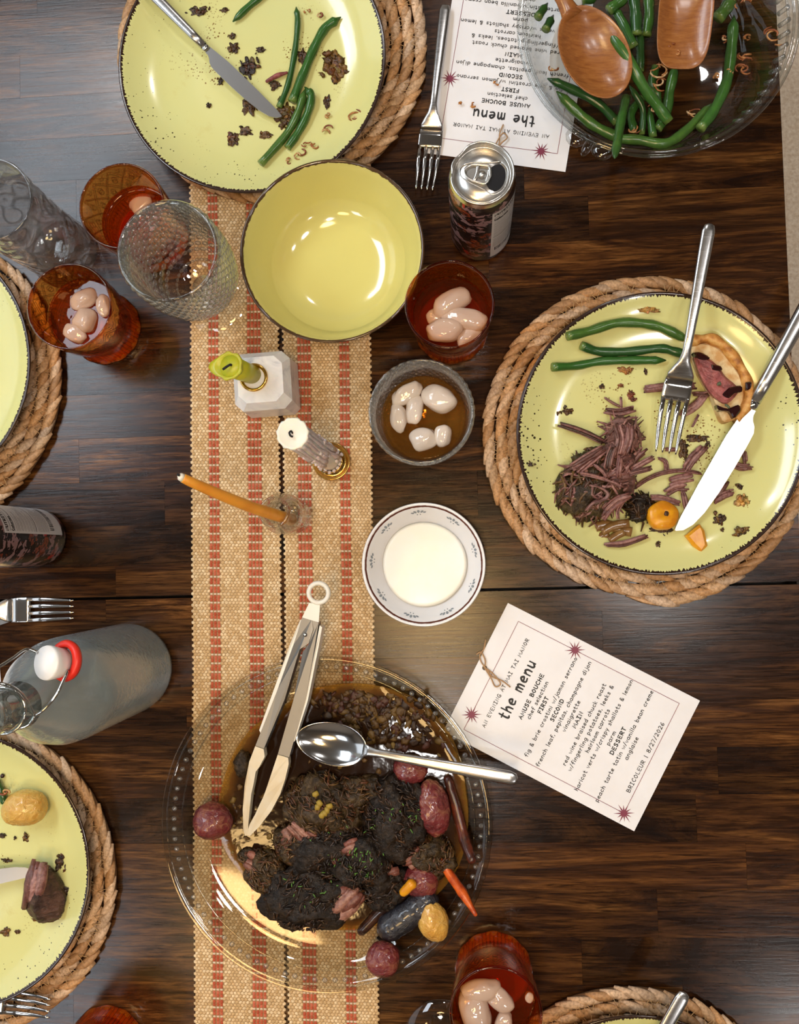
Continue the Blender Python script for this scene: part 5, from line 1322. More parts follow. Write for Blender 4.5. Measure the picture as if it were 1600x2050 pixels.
rod('carrot', [(722, 1866, .012), (760, 1826, .014), (800, 1790, .020), (828, 1762, .028)], [.0045, .0060, .0068, .0065], M['carrot_dark'], 'charred dark carrot lying along the purple fingerling', 'carrot', 'roasted carrots on the platter')
rod('carrot', [(896, 1556, .013), (912, 1610, .014), (930, 1680, .020), (946, 1724, .029)], [.0042, .0052, .0056, .0042], M['carrot_brown'], 'long brown roasted carrot at the right rim of the platter', 'carrot', 'roasted carrots on the platter')
rod('carrot', [(877, 1706, .024), (895, 1742, .024), (925, 1786, .030), (953, 1832, .038)], [.0026, .0042, .0048, .0018], M['carrot_orange'], 'thin bright orange carrot hanging over the platter rim', 'carrot', 'roasted carrots on the platter')
rod('carrot', [(806, 1788, .033), (826, 1768, .037)], [.0040, .0050], M['carrot_yellow'], 'split yellow carrot piece on the charred carrot', 'carrot')
bit(487, 1530, .014, 18, 28, .008, M['beef_grey'], 'roast_scrap', 'small meat scrap left of the tongs in the sauce', 'beef', seed=9, amp2=.15)

# serving spoon
A = P(596, 1474, .030); B = P(1036, 1560, .046); L = .215; m = frame(A, B, L)
ss = empty('serving_spoon', A, 'brushed steel serving spoon lying across the platter with its bowl up', 'spoon')
V, Fc = scoop(.0345, .0200, .0075, .0011, egg=-.10); mk('spoon_bowl', xf([(x + .0345, y, z + .004) for x, y, z in V], m), Fc, M['chrome'], ss)
hp = [(.066, .0075, .0011, .0032), (.072, .0048, .0016, .0034), (.080, .0038, .0020, .0040), (.10, .0042, .0021, .0045), (.15, .0056, .0022, .0030), (.19, .0066, .0021, .0010), (.208, .0064, .0020, .0), (.2135, .0046, .0015, .0), (.215, .0012, .0007, .0)]
V, Fc = tube([(x, 0, z) for x, w, t, z in hp], [(w, t) for x, w, t, z in hp], 16, power=2.5, up=(0, 0, 1)); mk('handle', xf(V, m), Fc, M['steel'], ss)

# tongs
tg = empty('serving_tongs', P(600, 1290, .03), 'steel serving tongs with cream silicone tips and ring, resting on the platter', 'tongs')
hz = .052
rc = P(638, 1187, .058)
V, Fc = lathe([(0.0068 + .0022 + .0022 * cos(2 * pi * k / 10), .0026 * sin(2 * pi * k / 10)) for k in range(10)], 36, close=True); Rm = Matrix.Rotation(.1, 3, 'X'); mk('hanging_ring', [Rm @ Vector(v) * 1.02 + rc for v in V], Fc, M['grip'], tg)
def strip(name, quad_top, hgt, mat, bev=.0006):
    "bar with the given top outline (px, py, h) and a depth"
    top = [P(*c) for c in quad_top]; n = len(top); V = [t - Vector((0, 0, hgt)) for t in top] + top
    Fc = [tuple(range(n - 1, -1, -1)), tuple(range(n, 2 * n))] + [(i, (i + 1) % n, n + (i + 1) % n, n + i) for i in range(n)]
    return mk(name, V, Fc, mat, tg, smooth=False)
strip('pull_tab', [(619, 1207, .058), (641, 1210, .058), (638, 1246, .057), (605, 1236, .057)], .004, M['grip'])
# left arm, right arm: steel faces with ivory grips outside
strip('arm', [(605, 1236, .057), (624, 1240, .057), (627, 1260, .056), (618, 1288, .055), (600, 1300, .0545), (570, 1400, .047), (528, 1500, .040), (511, 1494, .040), (556, 1380, .048), (588, 1290, .055)], .016, M['tongsteel'] if 'tongsteel' in M else M['steel'])
strip('arm', [(624, 1241, .0562), (638, 1247, .056), (632, 1290, .0545), (612, 1400, .046), (579, 1516, .038), (556, 1511, .038), (588, 1400, .046), (606, 1306, .0545), (619, 1288, .0545), (628, 1260, .0555)], .016, M['tongsteel'])
strip('grip_edge', [(600, 1244, .056), (605, 1238, .056), (588, 1290, .054), (556, 1380, .047), (522, 1468, .041), (519, 1462, .041), (550, 1376, .047), (582, 1286, .054)], .018, M['grip'])
strip('grip_edge', [(640, 1252, .055), (645, 1256, .055), (637, 1300, .053), (616, 1404, .045), (590, 1484, .0395), (583, 1488, .0395), (610, 1400, .045), (632, 1296, .0535)], .018, M['grip'])
strip('silicone_tip', [(511, 1494, .041), (528, 1500, .041), (530, 1515, .040), (519, 1536, .038), (512, 1545, .037), (508, 1568, .034), (503, 1590, .031), (500, 1620, .026), (497, 1650, .021), (497, 1668, .018), (491, 1674, .017), (487, 1660, .018), (486, 1620, .024), (490, 1570, .033), (499, 1525, .038)], .012, M['silicone'])
strip('silicone_tip', [(556, 1511, .039), (577, 1517, .039), (578, 1530, .038), (571, 1560, .035), (561, 1590, .031), (543, 1624, .026), (518, 1656, .021), (500, 1674, .0175), (493, 1672, .0175), (500, 1650, .020), (511, 1630, .024), (520, 1610, .027), (527, 1596, .030), (533, 1580, .032), (541, 1556, .035)], .012, M['silicone'])
V, Fc = lathe([(0, .0012), (.0016, .0009), (.0020, 0)], 16); q = P(611, 1271, .0562); mk('rivet', [Vector(v) + q for v in V], Fc, M['chrome'], tg)

# ------------------------------------------------------------------ glass salad bowl with beans and wooden servers
GH = .070; q = P(1316, 42, GH); GC = (q.x, q.y)
gb_ = empty('glass_bowl', (q.x, q.y, T + .0012), 'clear glass serving bowl of green beans with a pressed side handle', 'bowl')
gp = [(0, .0), (.088, .0), (.094, .003), (.104, .022), (.116, .050), (.1225, .064), (.1265, .067), (.1272, .070), (.1250, .0722), (.1205, .0705), (.113, .051), (.101, .024), (.091, .0075), (.085, .0055), (0, .005)]
V, Fc = lathe(gp, 128); mk('bowl_glass', V, Fc, M['bowl_glass'] if 'bowl_glass' in M else M['glass'], gb_, local=True)
g = G()
for r, z in ((.1262, .0695), (.1215, .0690), (.1185, .0625)):
    pts = [(r * cos(2 * pi * k / 96), r * sin(2 * pi * k / 96), z) for k in range(97)]; V, Fc = tube(pts, .0013, 6, cap=False); g.add(V, Fc)
mk('rim_bands', g.v, g.f, M['glass_dim'], gb_, local=True)
g = G()
for k in range(64):
    a = 2 * pi * k / 64
    if cos(a - .1) < .5: continue
    pts = [(r * cos(a), r * sin(a), z) for r, z in ((.1135, .052), (.1165, .058), (.119, .0635))]; V, Fc = tube(pts, .0022, 6); g.add(V, Fc)
mk('pressed_flutes', g.v, g.f, M['hob'], gb_, local=True)
for base in (radians(-119), radians(61)):
    g = G()
    for da, ln, w in ((-.105, .075, .0088), (0.0, .030, .0098), (.105, .075, .0088)):
        pts = [((.1305 - abs(da) * .02) * cos(base + da + t * ln), (.1305 - abs(da) * .02) * sin(base + da + t * ln), .068) for t in (-1, -.6, -.2, .2, .6, 1)]
        V, Fc = tube(pts, [(w * k, .0042 * k) for k in (.35, .85, 1, 1, .85, .35)], 14, up=(0, 0, 1)); g.add(V, Fc)
    mk('side_handle', g.v, g.f, M['glass_dim'], gb_, local=True)

BG = [(.030, .105, .015), (.022, .082, .014), (.042, .128, .019), (.058, .130, .020), (.019, .068, .014)]
def bean(pts, w, label, group, seed=0, cut=True):
    "pts: (px, py, h of the centre line); w: thickness in px"
    rn_ = random.Random(seed * 13 + 5); pp_ = cr([P(*p_) for p_ in pts], 5); m_ = len(pp_); s = PX(.02) * w / 2
    rr = [s * (1 + .07 * sin(i * 1.3 + seed)) for i in range(m_)]
    if cut:
        rr[-1] = s * .55; pp_.append(pp_[-1] + (pp_[-1] - pp_[-2]).normalized() * s * 1.1); rr.append(s * .12)
    V, Fc = tube(pp_, rr, 10)
    c = BG[rn_.randrange(5)]; n = 10; tot = len(pp_)
    def col(i):
        k = i // n
        if k == 0: return (.16, .24, .05)
        side = i % n
        f = 1.25 if side in (2, 7) else 1.0
        if k >= tot - 2: f = .7
        return tuple(x * f for x in c)
    o = mk('green_bean', V, Fc, M['bean'], cols=[col(i) for i in range(len(V))])
    return tag(o, label, 'green bean', group)
def zb(z, pts, hs): return [z(x, y) + (h,) for (x, y), h in zip(pts, hs)]
z1 = Zm(200, 0, 2.2857)
f0 = pf + .003
bean(zb(z1, [(820, 490), (860, 390), (890, 250), (905, 110), (900, 45)], [f0 + .001] * 5), 12, 'thin green bean running upward left of the others on the knife plate', 'green beans on the knife plate', 1)
bean(zb(z1, [(880, 465), (930, 340), (980, 220), (1030, 130), (1085, 90)], [f0 + .003, f0 + .002, f0 + .001, f0 + .001, f0 + .001]), 18, 'thickest curved green bean on the knife plate, pointing to upper right', 'green beans on the knife plate', 2)
bean(zb(z1, [(735, 750), (850, 620), (905, 520), (935, 425)], [f0 + .004, f0 + .001, f0 + .003, f0 + .003]), 16, 'green bean touching the knife tip and reaching the speckled rim', 'green beans on the knife plate', 3)
bean(zb(z1, [(858, 678), (905, 610), (950, 520), (968, 440), (950, 412)], [f0 + .001, f0 + .001, f0 + .002, f0 + .004, f0 + .005]), 16, 'hooked green bean lying right alongside another bean on the knife plate', 'green beans on the knife plate', 4)
bean(zb(z1, [(755, -30), (680, 30), (620, 88)], [f0] * 3), 14, 'green bean cut by the top frame edge on the knife plate', 'green beans on the knife plate', 5)
z5 = Zm(1080, 600, 3.3333)
hr = lambda x, y: plate_h(*z5(x, y), CR) + .004
for k, (pts, w, lb) in enumerate((([(185, 245), (330, 210), (520, 155), (700, 160), (830, 190), (975, 262)], 19, 'uppermost arched green bean on the beef plate'), ([(278, 305), (400, 345), (600, 345), (800, 325), (900, 345), (1010, 375)], 18, 'middle green bean on the beef plate, ending at the crostini'),
        ([(85, 450), (250, 440), (420, 410), (620, 405), (815, 405)], 17, 'lowest straight green bean on the beef plate'))):
    bean([z5(x, y) + (hr(x, y),) for x, y in pts], w, lb, 'green beans on the beef plate', 11 + k)
z4 = Zm(1040, 0, 2.857)
BB = [([(855, 695), (780, 590), (700, 480), (620, 330), (525, 200)], [.030, .038, .048, .056, .060], 22, 'green bean lying over the edge of the oval wooden spoon'),
      ([(560, 785), (430, 720), (330, 640), (235, 545)], [.018, .020, .024, .030], 21, 'lower of two green beans slanting under the oval wooden spoon'), ([(560, 700), (450, 590), (320, 520), (185, 460)], [.024, .026, .030, .036], 18, 'upper of two green beans slanting under the oval wooden spoon'),
      ([(610, 560), (580, 700), (548, 890)], [.028, .045, .080], 18, 'green bean standing up over the rim beside the glass handle'), ([(540, 795), (680, 800), (830, 822), (950, 750), (1100, 605)], [.020, .020, .021, .016, .012], 20, 'long green bean curving along the bottom of the glass bowl'),
      ([(1035, 735), (1120, 620), (1190, 450), (1215, 260), (1225, 120)], [.026, .022, .018, .016, .016], 22, 'long arched green bean standing alone at the right of the glass bowl'), ([(790, 740), (840, 650), (860, 520), (890, 390)], [.014, .014, .016, .020], 20, 'green bean coming out from under the square wooden server'),
      ([(700, 770), (705, 620), (640, 505)], [.014, .020, .026], 13, 'thin split green bean below the oval wooden spoon'), ([(765, 785), (745, 640)], [.014, .018], 16, 'short green bean stub near the bottom of the glass bowl'), ([(655, 270), (600, 150), (550, 60)], [.040, .042, .042], 19, 'green bean slanting along the right edge of the oval spoon'),
      ([(668, 200), (665, 90), (650, -30)], [.040, .042, .042], 23, 'fat upright green bean between the two wooden servers'), ([(725, 205), (742, 90), (738, -30)], [.034, .036, .036], 21, 'darker upright green bean touching the square wooden server'), ([(690, 410), (692, 300), (688, 180)], [.026, .030, .032], 17, 'green bean in the shade between the wooden servers'),
      ([(510, 60), (560, 20), (610, -20)], [.046, .046, .046], 22, 'stubby green bean at the top frame edge above the oval spoon'), ([(1135, 105), (1180, 50), (1220, -10)], [.026, .026, .026], 26, 'wide green bean emerging right of the square wooden server'), ([(105, 100), (150, 35)], [.040, .036], 17, 'green bean tip at the left wall of the glass bowl by the spoon neck'),
      ([(150, 170), (185, 105)], [.040, .036], 17, 'small green bean stub just under the spoon neck'), ([(700, 560), (640, 650), (660, 760)], [.012, .012, .012], 17, 'green bean at the very bottom under the split one'), ([(360, 0), (440, -15)], [.03, .03], 20, 'green bean behind the oval spoon at the top frame edge'),
      ([(780, 380), (760, 480), (800, 560)], [.014, .014, .014], 18, 'green bean buried under fried shallots in the glass bowl')]
for k, (pts, hs, w, lb) in enumerate(BB):
    bean(zb(z4, pts, hs), w, lb, 'green beans in the glass bowl', 30 + k)
bean([(-8, 1560, pf + .006), (4, 1590, pf + .005), (10, 1610, pf + .005)], 15, 'green bean end beside the yellow potato at the left edge', 'green beans', 60)

# wooden servers
A = P(1236, 186, .052); B = P(1050, -125, .092); L = .20
sw = empty('wooden_spoon', A, 'oval wooden serving spoon leaning out of the glass bowl', 'spoon', 'wooden salad servers'); m = frame(A, B, L)
V, Fc = scoop(.0540, .0375, .015, .0035, egg=.02); mk('spoon_bowl', xf([(x + .052, y, z + .006) for x, y, z in V], m), Fc, M['spoonwood'], sw)
hp = [(.098, .0135, .0040, .002), (.108, .0105, .0050, .003), (.120, .0085, .0055, .004), (.16, .0080, .0055, .004), (.20, .0080, .0055, .004)]
V, Fc = tube([(x, 0, z) for x, w, t, z in hp], [(w, t) for x, w, t, z in hp], 14, up=(0, 0, 1)); mk('handle', xf(V, m), Fc, M['spoonwood'], sw)
A = P(1362, 134, .052); B = P(1400, -290, .092); L = .20
sw = empty('wooden_server', A, 'square ended wooden salad server beside the oval spoon', 'spoon', 'wooden salad servers'); m = frame(A, B, L)
V, Fc = scoop(.0450, .0272, .010, .0040, power=3.4, egg=-.04); mk('spoon_bowl', xf([(x + .0425, y, z + .006) for x, y, z in V], m), Fc, M['spoonwood'], sw)
hp = [(.080, .0150, .0040, .003), (.095, .0105, .0050, .004), (.120, .0085, .0055, .004), (.20, .0080, .0055, .004)]
V, Fc = tube([(x, 0, z) for x, w, t, z in hp], [(w, t) for x, w, t, z in hp], 14, up=(0, 0, 1)); mk('handle', xf(V, m), Fc, M['spoonwood'], sw)

# fried shallots
SHC = [(.46, .20, .06), (.55, .30, .11), (.34, .10, .025), (.62, .42, .20), (.26, .07, .02)]
def shallot(px, py, size, h, label, group, seed, k=3, cols=SHC):
    rn_ = random.Random(seed); g = G(); s = PX(h) * size
    for _ in range(k):
        a = rn_.uniform(0, 6.3); r = s * rn_.uniform(.35, .8); ox, oy = rn_.uniform(-.4, .4) * s, rn_.uniform(-.4, .4) * s; q = P(px, py, h)
        pp_ = [(q.x + ox + r * cos(a + t), q.y + oy + r * .7 * sin(a + t), q.z + .0008 + rn_.uniform(0, .0012) + .0006 * _) for t in [i * .55 for i in range(rn_.randint(4, 8))]]
        w = rn_.uniform(.0006, .0011); V, Fc = tube(pp_, [(w * .6, w * 1.2)] + [(w, w * 1.3)] * (len(pp_) - 2) + [(w * .4, w * .8)], 5); g.add(V, Fc, rn_.choice(cols))
    o = mg('fried_shallot', g, M['shallot']); return tag(o, label, 'shallot', group)
SKL = ['largest fried shallot tangle near the right rim of the knife plate', 'fried shallot hook left of the largest tangle on the knife plate', 'short fried shallot arc above the hook on the knife plate', 'fried shallot curl just right of the bean ends', 'tangled fried shallot at the foot of the hooked bean', 'dark red shallot sliver right of the bean ends',
       'thin shallot splinter nearest the yellow bowl', 'orange shallot strand above the thickest bean', 'golden shallot crumb at the top of the knife plate']
for k, (x, y, s) in enumerate(((1160, 530, 18), (1040, 600, 14), (1045, 535, 8), (945, 655, 13), (915, 710, 14), (985, 670, 10), (865, 740, 9), (1015, 80, 9), (950, 60, 8))):
    xx, yy = z1(x, y); shallot(xx, yy, s, plate_h(xx, yy, CT) + .0006, SKL[k], 'shallots on the knife plate', k + 1)
SBL = ['fried shallot ring at the top right of the glass bowl', 'brown fried shallot rings right of the arched bean', 'pale fried shallot ring touching the arched bean', 'pale shallot tangle on the bare bottom of the glass bowl', 'brown shallot heap between the two wooden servers', 'shallot flakes below the heap between the servers', 'round shallot slice near the glass handle', 'long shallot ring stuck high on the right wall of the bowl',
       'tiny pale shallot arc left of the arched bean', 'white shallot shred lying across the arched bean', 'small orange shallot flake on the bare glass', 'shallot crumb inside the square wooden server', 'paler shallot crumb lower in the square wooden server', 'shallot shred at the lower end of the spoon bean', 'shallot strand right beside the square wooden server', 'faint shallot strand left of the oval wooden spoon']
for k, (x, y, s, h) in enumerate(((1270, 25, 22, .030), (1300, 340, 20, .014), (1280, 415, 18, .014), (990, 640, 20, .010), (770, 400, 22, .034), (800, 490, 16, .030), (650, 745, 12, .018), (1460, 220, 22, .052), (1130, 445, 9, .0085), (1195, 420, 9, .018), (1295, 222, 7, .0085), (870, 260, 8, .052), (905, 312, 7, .052), (770, 620, 12, .022), (1170, 230, 10, .012), (200, 400, 10, .03))):
    xx, yy = z4(x, y); shallot(xx, yy, s, h, SBL[k], 'shallots in the glass bowl', k + 20, k=4, cols=SHC[:2] + [(.68, .50, .28), (.30, .10, .03)])
z8 = Zm(880, 0, 5.3333)
for k, (x, y, s) in enumerate(((350, 1130, 9), (610, 900, 7), (220, 1118, 4))):
    xx, yy = z8(x, y); shallot(xx, yy, s, .0022, ['largest shallot crumb, beside the title of the upside down menu', 'shallot crumb by the word FIRST on the upside down menu', 'smallest shallot crumb left of the large crumb on the menu'][k], 'shallot crumbs on the menu', k + 50, cols=[(.55, .22, .04), (.62, .30, .08)])

# onion scraps on the knife plate
def clump(px, py, rx, ry, h, cols, label, group, seed, rot=0, n=None, name='onion_scrap', cat='onion', rz=.0022):
    rn_ = random.Random(seed); g = G(); s = PX(h); n = n or int(4 + rx * ry / 45)
    V, Fc = blob(rx * s * .62, ry * s * .62, min(rz * .55, .0013), 1.3, 1.7, seed * 1.37, 4, radians(-rot), P(px, py, h + .0003), amp2=.35, freq2=4); c = rn_.choice(cols); g.add(V, Fc, lambda i_: tuple(q_ * (1.0 + .8 * noise.noise(Vector((i_ * .37, seed, 0)))) for q_ in c))
    for _ in range(n):
        u, v = rn_.gauss(0, .42), rn_.gauss(0, .42); a = radians(rot); x = u * rx * cos(a) - v * ry * sin(a); y = u * rx * sin(a) + v * ry * cos(a)
        k = rn_.uniform(.14, .36) * min(rx, ry) * s + .0005
        V, Fc = blob(k, k * rn_.uniform(.3, .9), max(.0005, min(rz, k * .45)), .9, 1.8, rn_.random() * 99, 2, rn_.uniform(0, 6), P(px + x, py + y, h + .0006 + .0006 * rn_.random())); g.add(V, Fc, tuple(q_ * rn_.uniform(.7, 1.3) for q_ in rn_.choice(cols)))
    o = mg(name, g, M['scrap']); return tag(o, label, cat, group)
DK = [(.050, .022, .006), (.085, .038, .010), (.032, .014, .006), (.12, .055, .014)]; GD = [(.16, .075, .015), (.10, .042, .010), (.22, .11, .02), (.06, .026, .008)]
for k, (x, y, rx, ry, c, lb) in enumerate(((450, 52, 24, 13, DK, 'dark onion clump at the top of the knife plate'), (570, 46, 11, 6, DK, 'small onion scrap right of the top dark clump'), (612, 220, 13, 12, DK, 'onion scrap above the knife blade'), (605, 165, 8, 8, GD, 'golden crumb patch above the knife blade'), (735, 228, 12, 7, DK, 'onion scrap between blade and thin bean'),
        (678, 312, 18, 24, DK, 'glossy onion clump touching the knife blade'), (682, 487, 16, 21, DK, 'onion clump just below the knife blade'), (800, 388, 14, 11, DK, 'onion scrap under the pink onion strip'), (848, 530, 22, 30, GD, 'brown onion heap under the bean tips'), (1080, 305, 28, 36, GD, 'largest golden brown onion heap right of the beans'), (1038, 470, 9, 18, GD, 'golden trickle below the largest onion heap'),
        (614, 642, 16, 16, GD, 'round onion clump at the lower end of the scraps'), (665, 602, 18, 12, DK, 'onion clump with a pink fleck'), (760, 620, 18, 8, GD, 'thin onion trail toward the beans'), (925, 260, 10, 18, DK, 'onion scrap between the two upright beans'), (553, 372, 7, 9, DK, 'tiny scrap under the knife'), (498, 482, 6, 6, DK, 'lone dark crumb left of the knife tip'))):
    xx, yy = z1(x, y); clump(xx, yy, rx, ry, pf, c, lb, 'onion scraps on the knife plate', 100 + k)
xx, yy = z1(812, 355); rod('red_onion_strip', [(xx - 22, yy + 8, pf + .002), (xx, yy - 4, pf + .003), (xx + 20, yy - 10, pf + .002)], [.0015, .0025, .0012], M['ham'], 'small pinkish onion strip beside the knife blade', 'onion')

# ------------------------------------------------------------------ pulled beef plate
z2 = Zm(1100, 800, 4.0)
PK = ((.30, .140, .118), (.22, .090, .075), (.36, .185, .158), (.15, .06, .048))
pb = empty('pulled_beef_mound', P(1225, 950, pf), 'heap of shredded brown and pink beef on the right plate', 'beef')
def core(x, y, rx, ry, rz, mat, seed, rot=0, hh=.55):
    xx, yy = z2(x, y); q = P(xx, yy, pf + rz * hh); rx *= 1.25; ry *= 1.2; V, Fc = blob(rx / 4 * PX(.03), ry / 4 * PX(.03), rz, .35, 1.7, seed, 4, radians(rot), q, amp2=.14, freq2=6, flat=.6); mk('meat_core', V, Fc, M[mat], pb); fuzz(pb, q, rx / 4 * PX(.03), ry / 4 * PX(.03), rz, int(rx * ry / 380), seed, FZ['beef_grey'] + list(PK) if mat == 'beef_grey' else (list(PK) if mat == 'beef' else FZ['beef_dark']), (.0007, .0017), (.010, .026))
core(330, 720, 205, 190, .018, 'beef_grey', 3); core(590, 300, 105, 130, .016, 'beef', 4, 10); core(530, 560, 120, 170, .017, 'beef', 5, 10); core(400, 560, 160, 110, .016, 'beef_grey', 6, -30); core(720, 860, 80, 90, .008, 'beef_dark', 7)
DKM = ((.06, .028, .018), (.10, .045, .032), (.035, .018, .010))
for k, (pts, w, hh, cl) in enumerate((([(80, 200), (250, 255), (440, 340)], 36, .010, DKM + PK[:2]), ([(180, 545), (300, 470), (430, 390)], 48, .030, PK), ([(240, 585), (340, 500), (440, 420)], 30, .030, PK), ([(540, 665), (640, 600), (815, 550)], 30, .024, PK), ([(560, 640), (700, 540), (830, 465)], 30, .020, PK), ([(360, 520), (420, 570), (460, 620)], 20, .033, PK),
        ([(250, 590), (360, 612), (460, 640)], 24, .034, PK), ([(330, 690), (400, 700), (468, 750), (440, 800), (350, 830), (295, 890)], 22, .036, PK), ([(440, 640), (520, 670), (580, 700)], 18, .034, PK), ([(430, 935), (500, 835), (640, 750)], 58, .024, PK), ([(450, 880), (540, 800), (650, 765)], 32, .027, PK), ([(550, 955), (545, 890), (600, 800)], 24, .022, PK),
        ([(650, 520), (700, 450), (760, 400)], 48, .014, PK), ([(540, 190), (565, 320), (540, 450)], 46, .028, PK), ([(645, 200), (640, 320), (600, 430)], 44, .026, PK), ([(460, 560), (480, 450), (510, 380)], 40, .030, DKM + PK[:1]), ([(150, 790), (205, 880), (230, 980)], 26, .008, DKM), ([(560, 460), (555, 540), (545, 620)], 40, .030, PK), ([(600, 660), (650, 690), (700, 700)], 26, .016, DKM))):
    fibres(pb, [z2(x, y) + (pf + hh * .95,) for x, y in pts], w / 4 / 2 * PX(.03) * 1.35, 7, cl, 200 + k, 'shred')
def loose(zf, pts, w, label, seed, hh=.004, cl=PK, n=8):
    base = [zf(x, y) for x, y in pts]
    o = fibres(None, [b + (max(pf, plate_h(b[0], b[1], CR)) + hh,) for b in base], w / 2 * PX(.03) * 1.3, n, cl, seed, 'beef_shred'); return tag(o, label, 'beef', 'loose beef shreds on the right plate')
for k, (pts, w, lb) in enumerate((([(680, 710), (780, 640), (900, 590), (1060, 568), (1210, 590)], 6.5, 'longest thin beef shred bridging from the heap to the knife'), ([(880, 465), (930, 500), (942, 585)], 7, 'short hooked beef shred below the fork tines'), ([(1090, 560), (1150, 470), (1240, 375)], 12, 'thick beef shred pointing to the knife shoulder'),
        ([(960, 660), (1040, 640), (1140, 622)], 13, 'beef shreds beside the knife, upper of the bundle'), ([(940, 745), (1020, 700), (1105, 700)], 13, 'beef shreds beside the knife, lower of the bundle'), ([(815, 790), (900, 790), (1040, 835)], 9, 'beef shred resting on the carrot coin'), ([(1060, 740), (1080, 810), (1092, 880)], 9, 'beef shred between carrot coin and knife'),
        ([(1290, 790), (1350, 720), (1400, 650)], 15, 'beef tuft right of the knife blade'), ([(1330, 805), (1400, 765), (1470, 745)], 12, 'flat beef tuft lower right of the knife blade'), ([(1450, 500), (1530, 540), (1620, 540)], 9, 'beef shred lying right of the knife toward the rim'), ([(1560, 410), (1572, 505)], 8, 'short upright beef scrap right of the knife'), ([(450, 1160), (600, 1150), (780, 1090)], 9, 'beef shred at the lower rim below the onion'), ([(930, 400), (1025, 402)], 6, 'small beef scrap under the fork tines'))):
    loose(z2, pts, w, lb, 300 + k)
for k, (pts, w, lb) in enumerate((([(700, 600), (830, 585), (1035, 578)], 13, 'long beef piece lying under the fork neck'), ([(440, 740), (530, 752), (630, 725)], 11, 'beef scrap with a thin stalk left of the fork'), ([(435, 655), (490, 690), (540, 715)], 4, 'thin beef strand above the stalked scrap'), ([(545, 650), (550, 720)], 4, 'tiny upright beef strand left of the fork'),
        ([(950, 765), (1040, 710), (1110, 640)], 11, 'forked beef piece right of the fork tines'), ([(1025, 630), (1140, 632)], 7, 'beef strip touching the crostini'), ([(1020, 850), (1060, 770)], 4, 'thin beef strand below the forked piece'))):
    loose(z5, pts, w, lb, 330 + k)
for k, (zf, x, y, rx, ry, c, lb) in enumerate(((z5, 615, 635, 9, 12, [(.14, .018, .006), (.22, .05, .012)], 'dark red pepper flake left of the fork'), (z5, 415, 580, 7, 6, GD, 'golden crumb left of the red flake'), (z5, 545, 575, 7, 4, [(.26, .08, .02)], 'small orange flake above the red flake'), (z5, 190, 745, 14, 9, GD, 'oily golden crumbs near the left rim of the beef plate'),
        (z5, 125, 755, 4, 4, GD, 'single golden speck near the left rim of the beef plate'), (z5, 710, 480, 4, 9, DK, 'dark splinter below the lowest bean'), (z2, 1080, 400, 9, 24, DK, 'trail of dark crumbs between fork and knife'), (z2, 1270, 350, 6, 6, DK, 'dark crumb at the knife shoulder'), (z2, 1180, 305, 26, 8, DK, 'crumb line under the knife shoulder'),
        (z2, 870, 1160, 6, 8, DK, 'single dark crumb below the carrot coin'), (z2, 900, 1045, 30, 9, DK, 'crumbs along the lower edge of the carrot coin'), (z2, 1520, 695, 9, 7, DK, 'dark crumb right of the knife tuft'), (z2, 1545, 820, 16, 18, [(.50, .25, .05), (.58, .34, .1)], 'pale fried onion flake right of the knife'), (z2, 1370, 970, 14, 14, GD, 'oily crumb patch right of the carrot wedge'),
        (z2, 1385, 1045, 4, 5, DK, 'tiny black crumb below the oily patch'), (z2, 1535, 1060, 20, 12, GD, 'brown onion piece at the lower right of the beef plate'), (z2, 330, 405, 16, 9, GD, 'yellow onion curl above the heap'), (z5, 730, 70, 24, 6, [(.52, .27, .06)], 'orange smear of shallot above the top bean'), (z5, 575, 470, 18, 9, [(.45, .2, .05)], 'shallot curl just below the lowest bean'))):
    xx, yy = zf(x, y); clump(xx, yy, rx, ry, plate_h(xx, yy, CR), c, lb, 'crumbs on the beef plate', 400 + k, rz=.0014)
xx, yy = 1061, 931; clump(xx, yy, 8, 7, plate_h(xx, yy, CR), DK, 'lone dark crumb at the left rim of the beef plate', 'crumbs on the beef plate', 440)
# translucent onion slices below the heap
on = empty('braised_onion', P(1225, 1062, pf), 'glossy brown braised onion slices below the beef heap', 'onion')
for k, (pts, w) in enumerate((([(340, 1180), (400, 1100), (480, 1080)], 10), ([(370, 1020), (460, 1000), (560, 1040), (660, 1060)], 13), ([(420, 1060), (520, 1010), (640, 990)], 12), ([(480, 1130), (540, 1090), (600, 1060)], 10))):
    pp_ = cr([P(*(z2(x, y) + (pf + .004 + .0015 * k,))) for x, y in pts], 4); V, Fc = tube(pp_, [(w / 2 * PX(.03) * 1.6, .0022)] * len(pp_), 8); mk('onion_slice', V, Fc, M['onion'], on)
# yellow carrots
xx, yy = z2(905, 930); q = P(xx, yy, pf + .007); Rm = Matrix.Rotation(radians(-14), 3, 'X') @ Matrix.Rotation(radians(10), 3, 'Y')
V, Fc = lathe([(0, -.0065), (.0125, -.006), (.0142, -.003), (.0144, .003), (.0128, .0056), (.006, .0066), (.0025, .0064), (0, .0050)], 36, mod=lambda a, i, r, z: (r * (1 + .05 * sin(2 * a + 1) + .03 * sin(5 * a)), z))
cc = empty('carrot_coin', q, 'round golden carrot coin with a dark core below the beef', 'carrot', 'yellow carrot pieces'); mk('carrot_flesh', [Rm @ Vector(v) + q for v in V], Fc, M['carrot_yellow'], cc)
V, Fc = blob(.0022, .0028, .0008, .4, 2, 3, 2, 0, q + Rm @ Vector((.0015, 0, .0064))); mk('dark_core', V, Fc, M['scrap'], cc, cols=[(.07, .025, .005)] * len(V))
V, Fc = prism([tuple(P(*(z2(x, y)), pf)[:2]) for x, y in ((1075, 1090), (1190, 1000), (1225, 1050), (1250, 1170), (1200, 1225), (1130, 1170))][::-1], T + pf, T + pf + .011, .003)
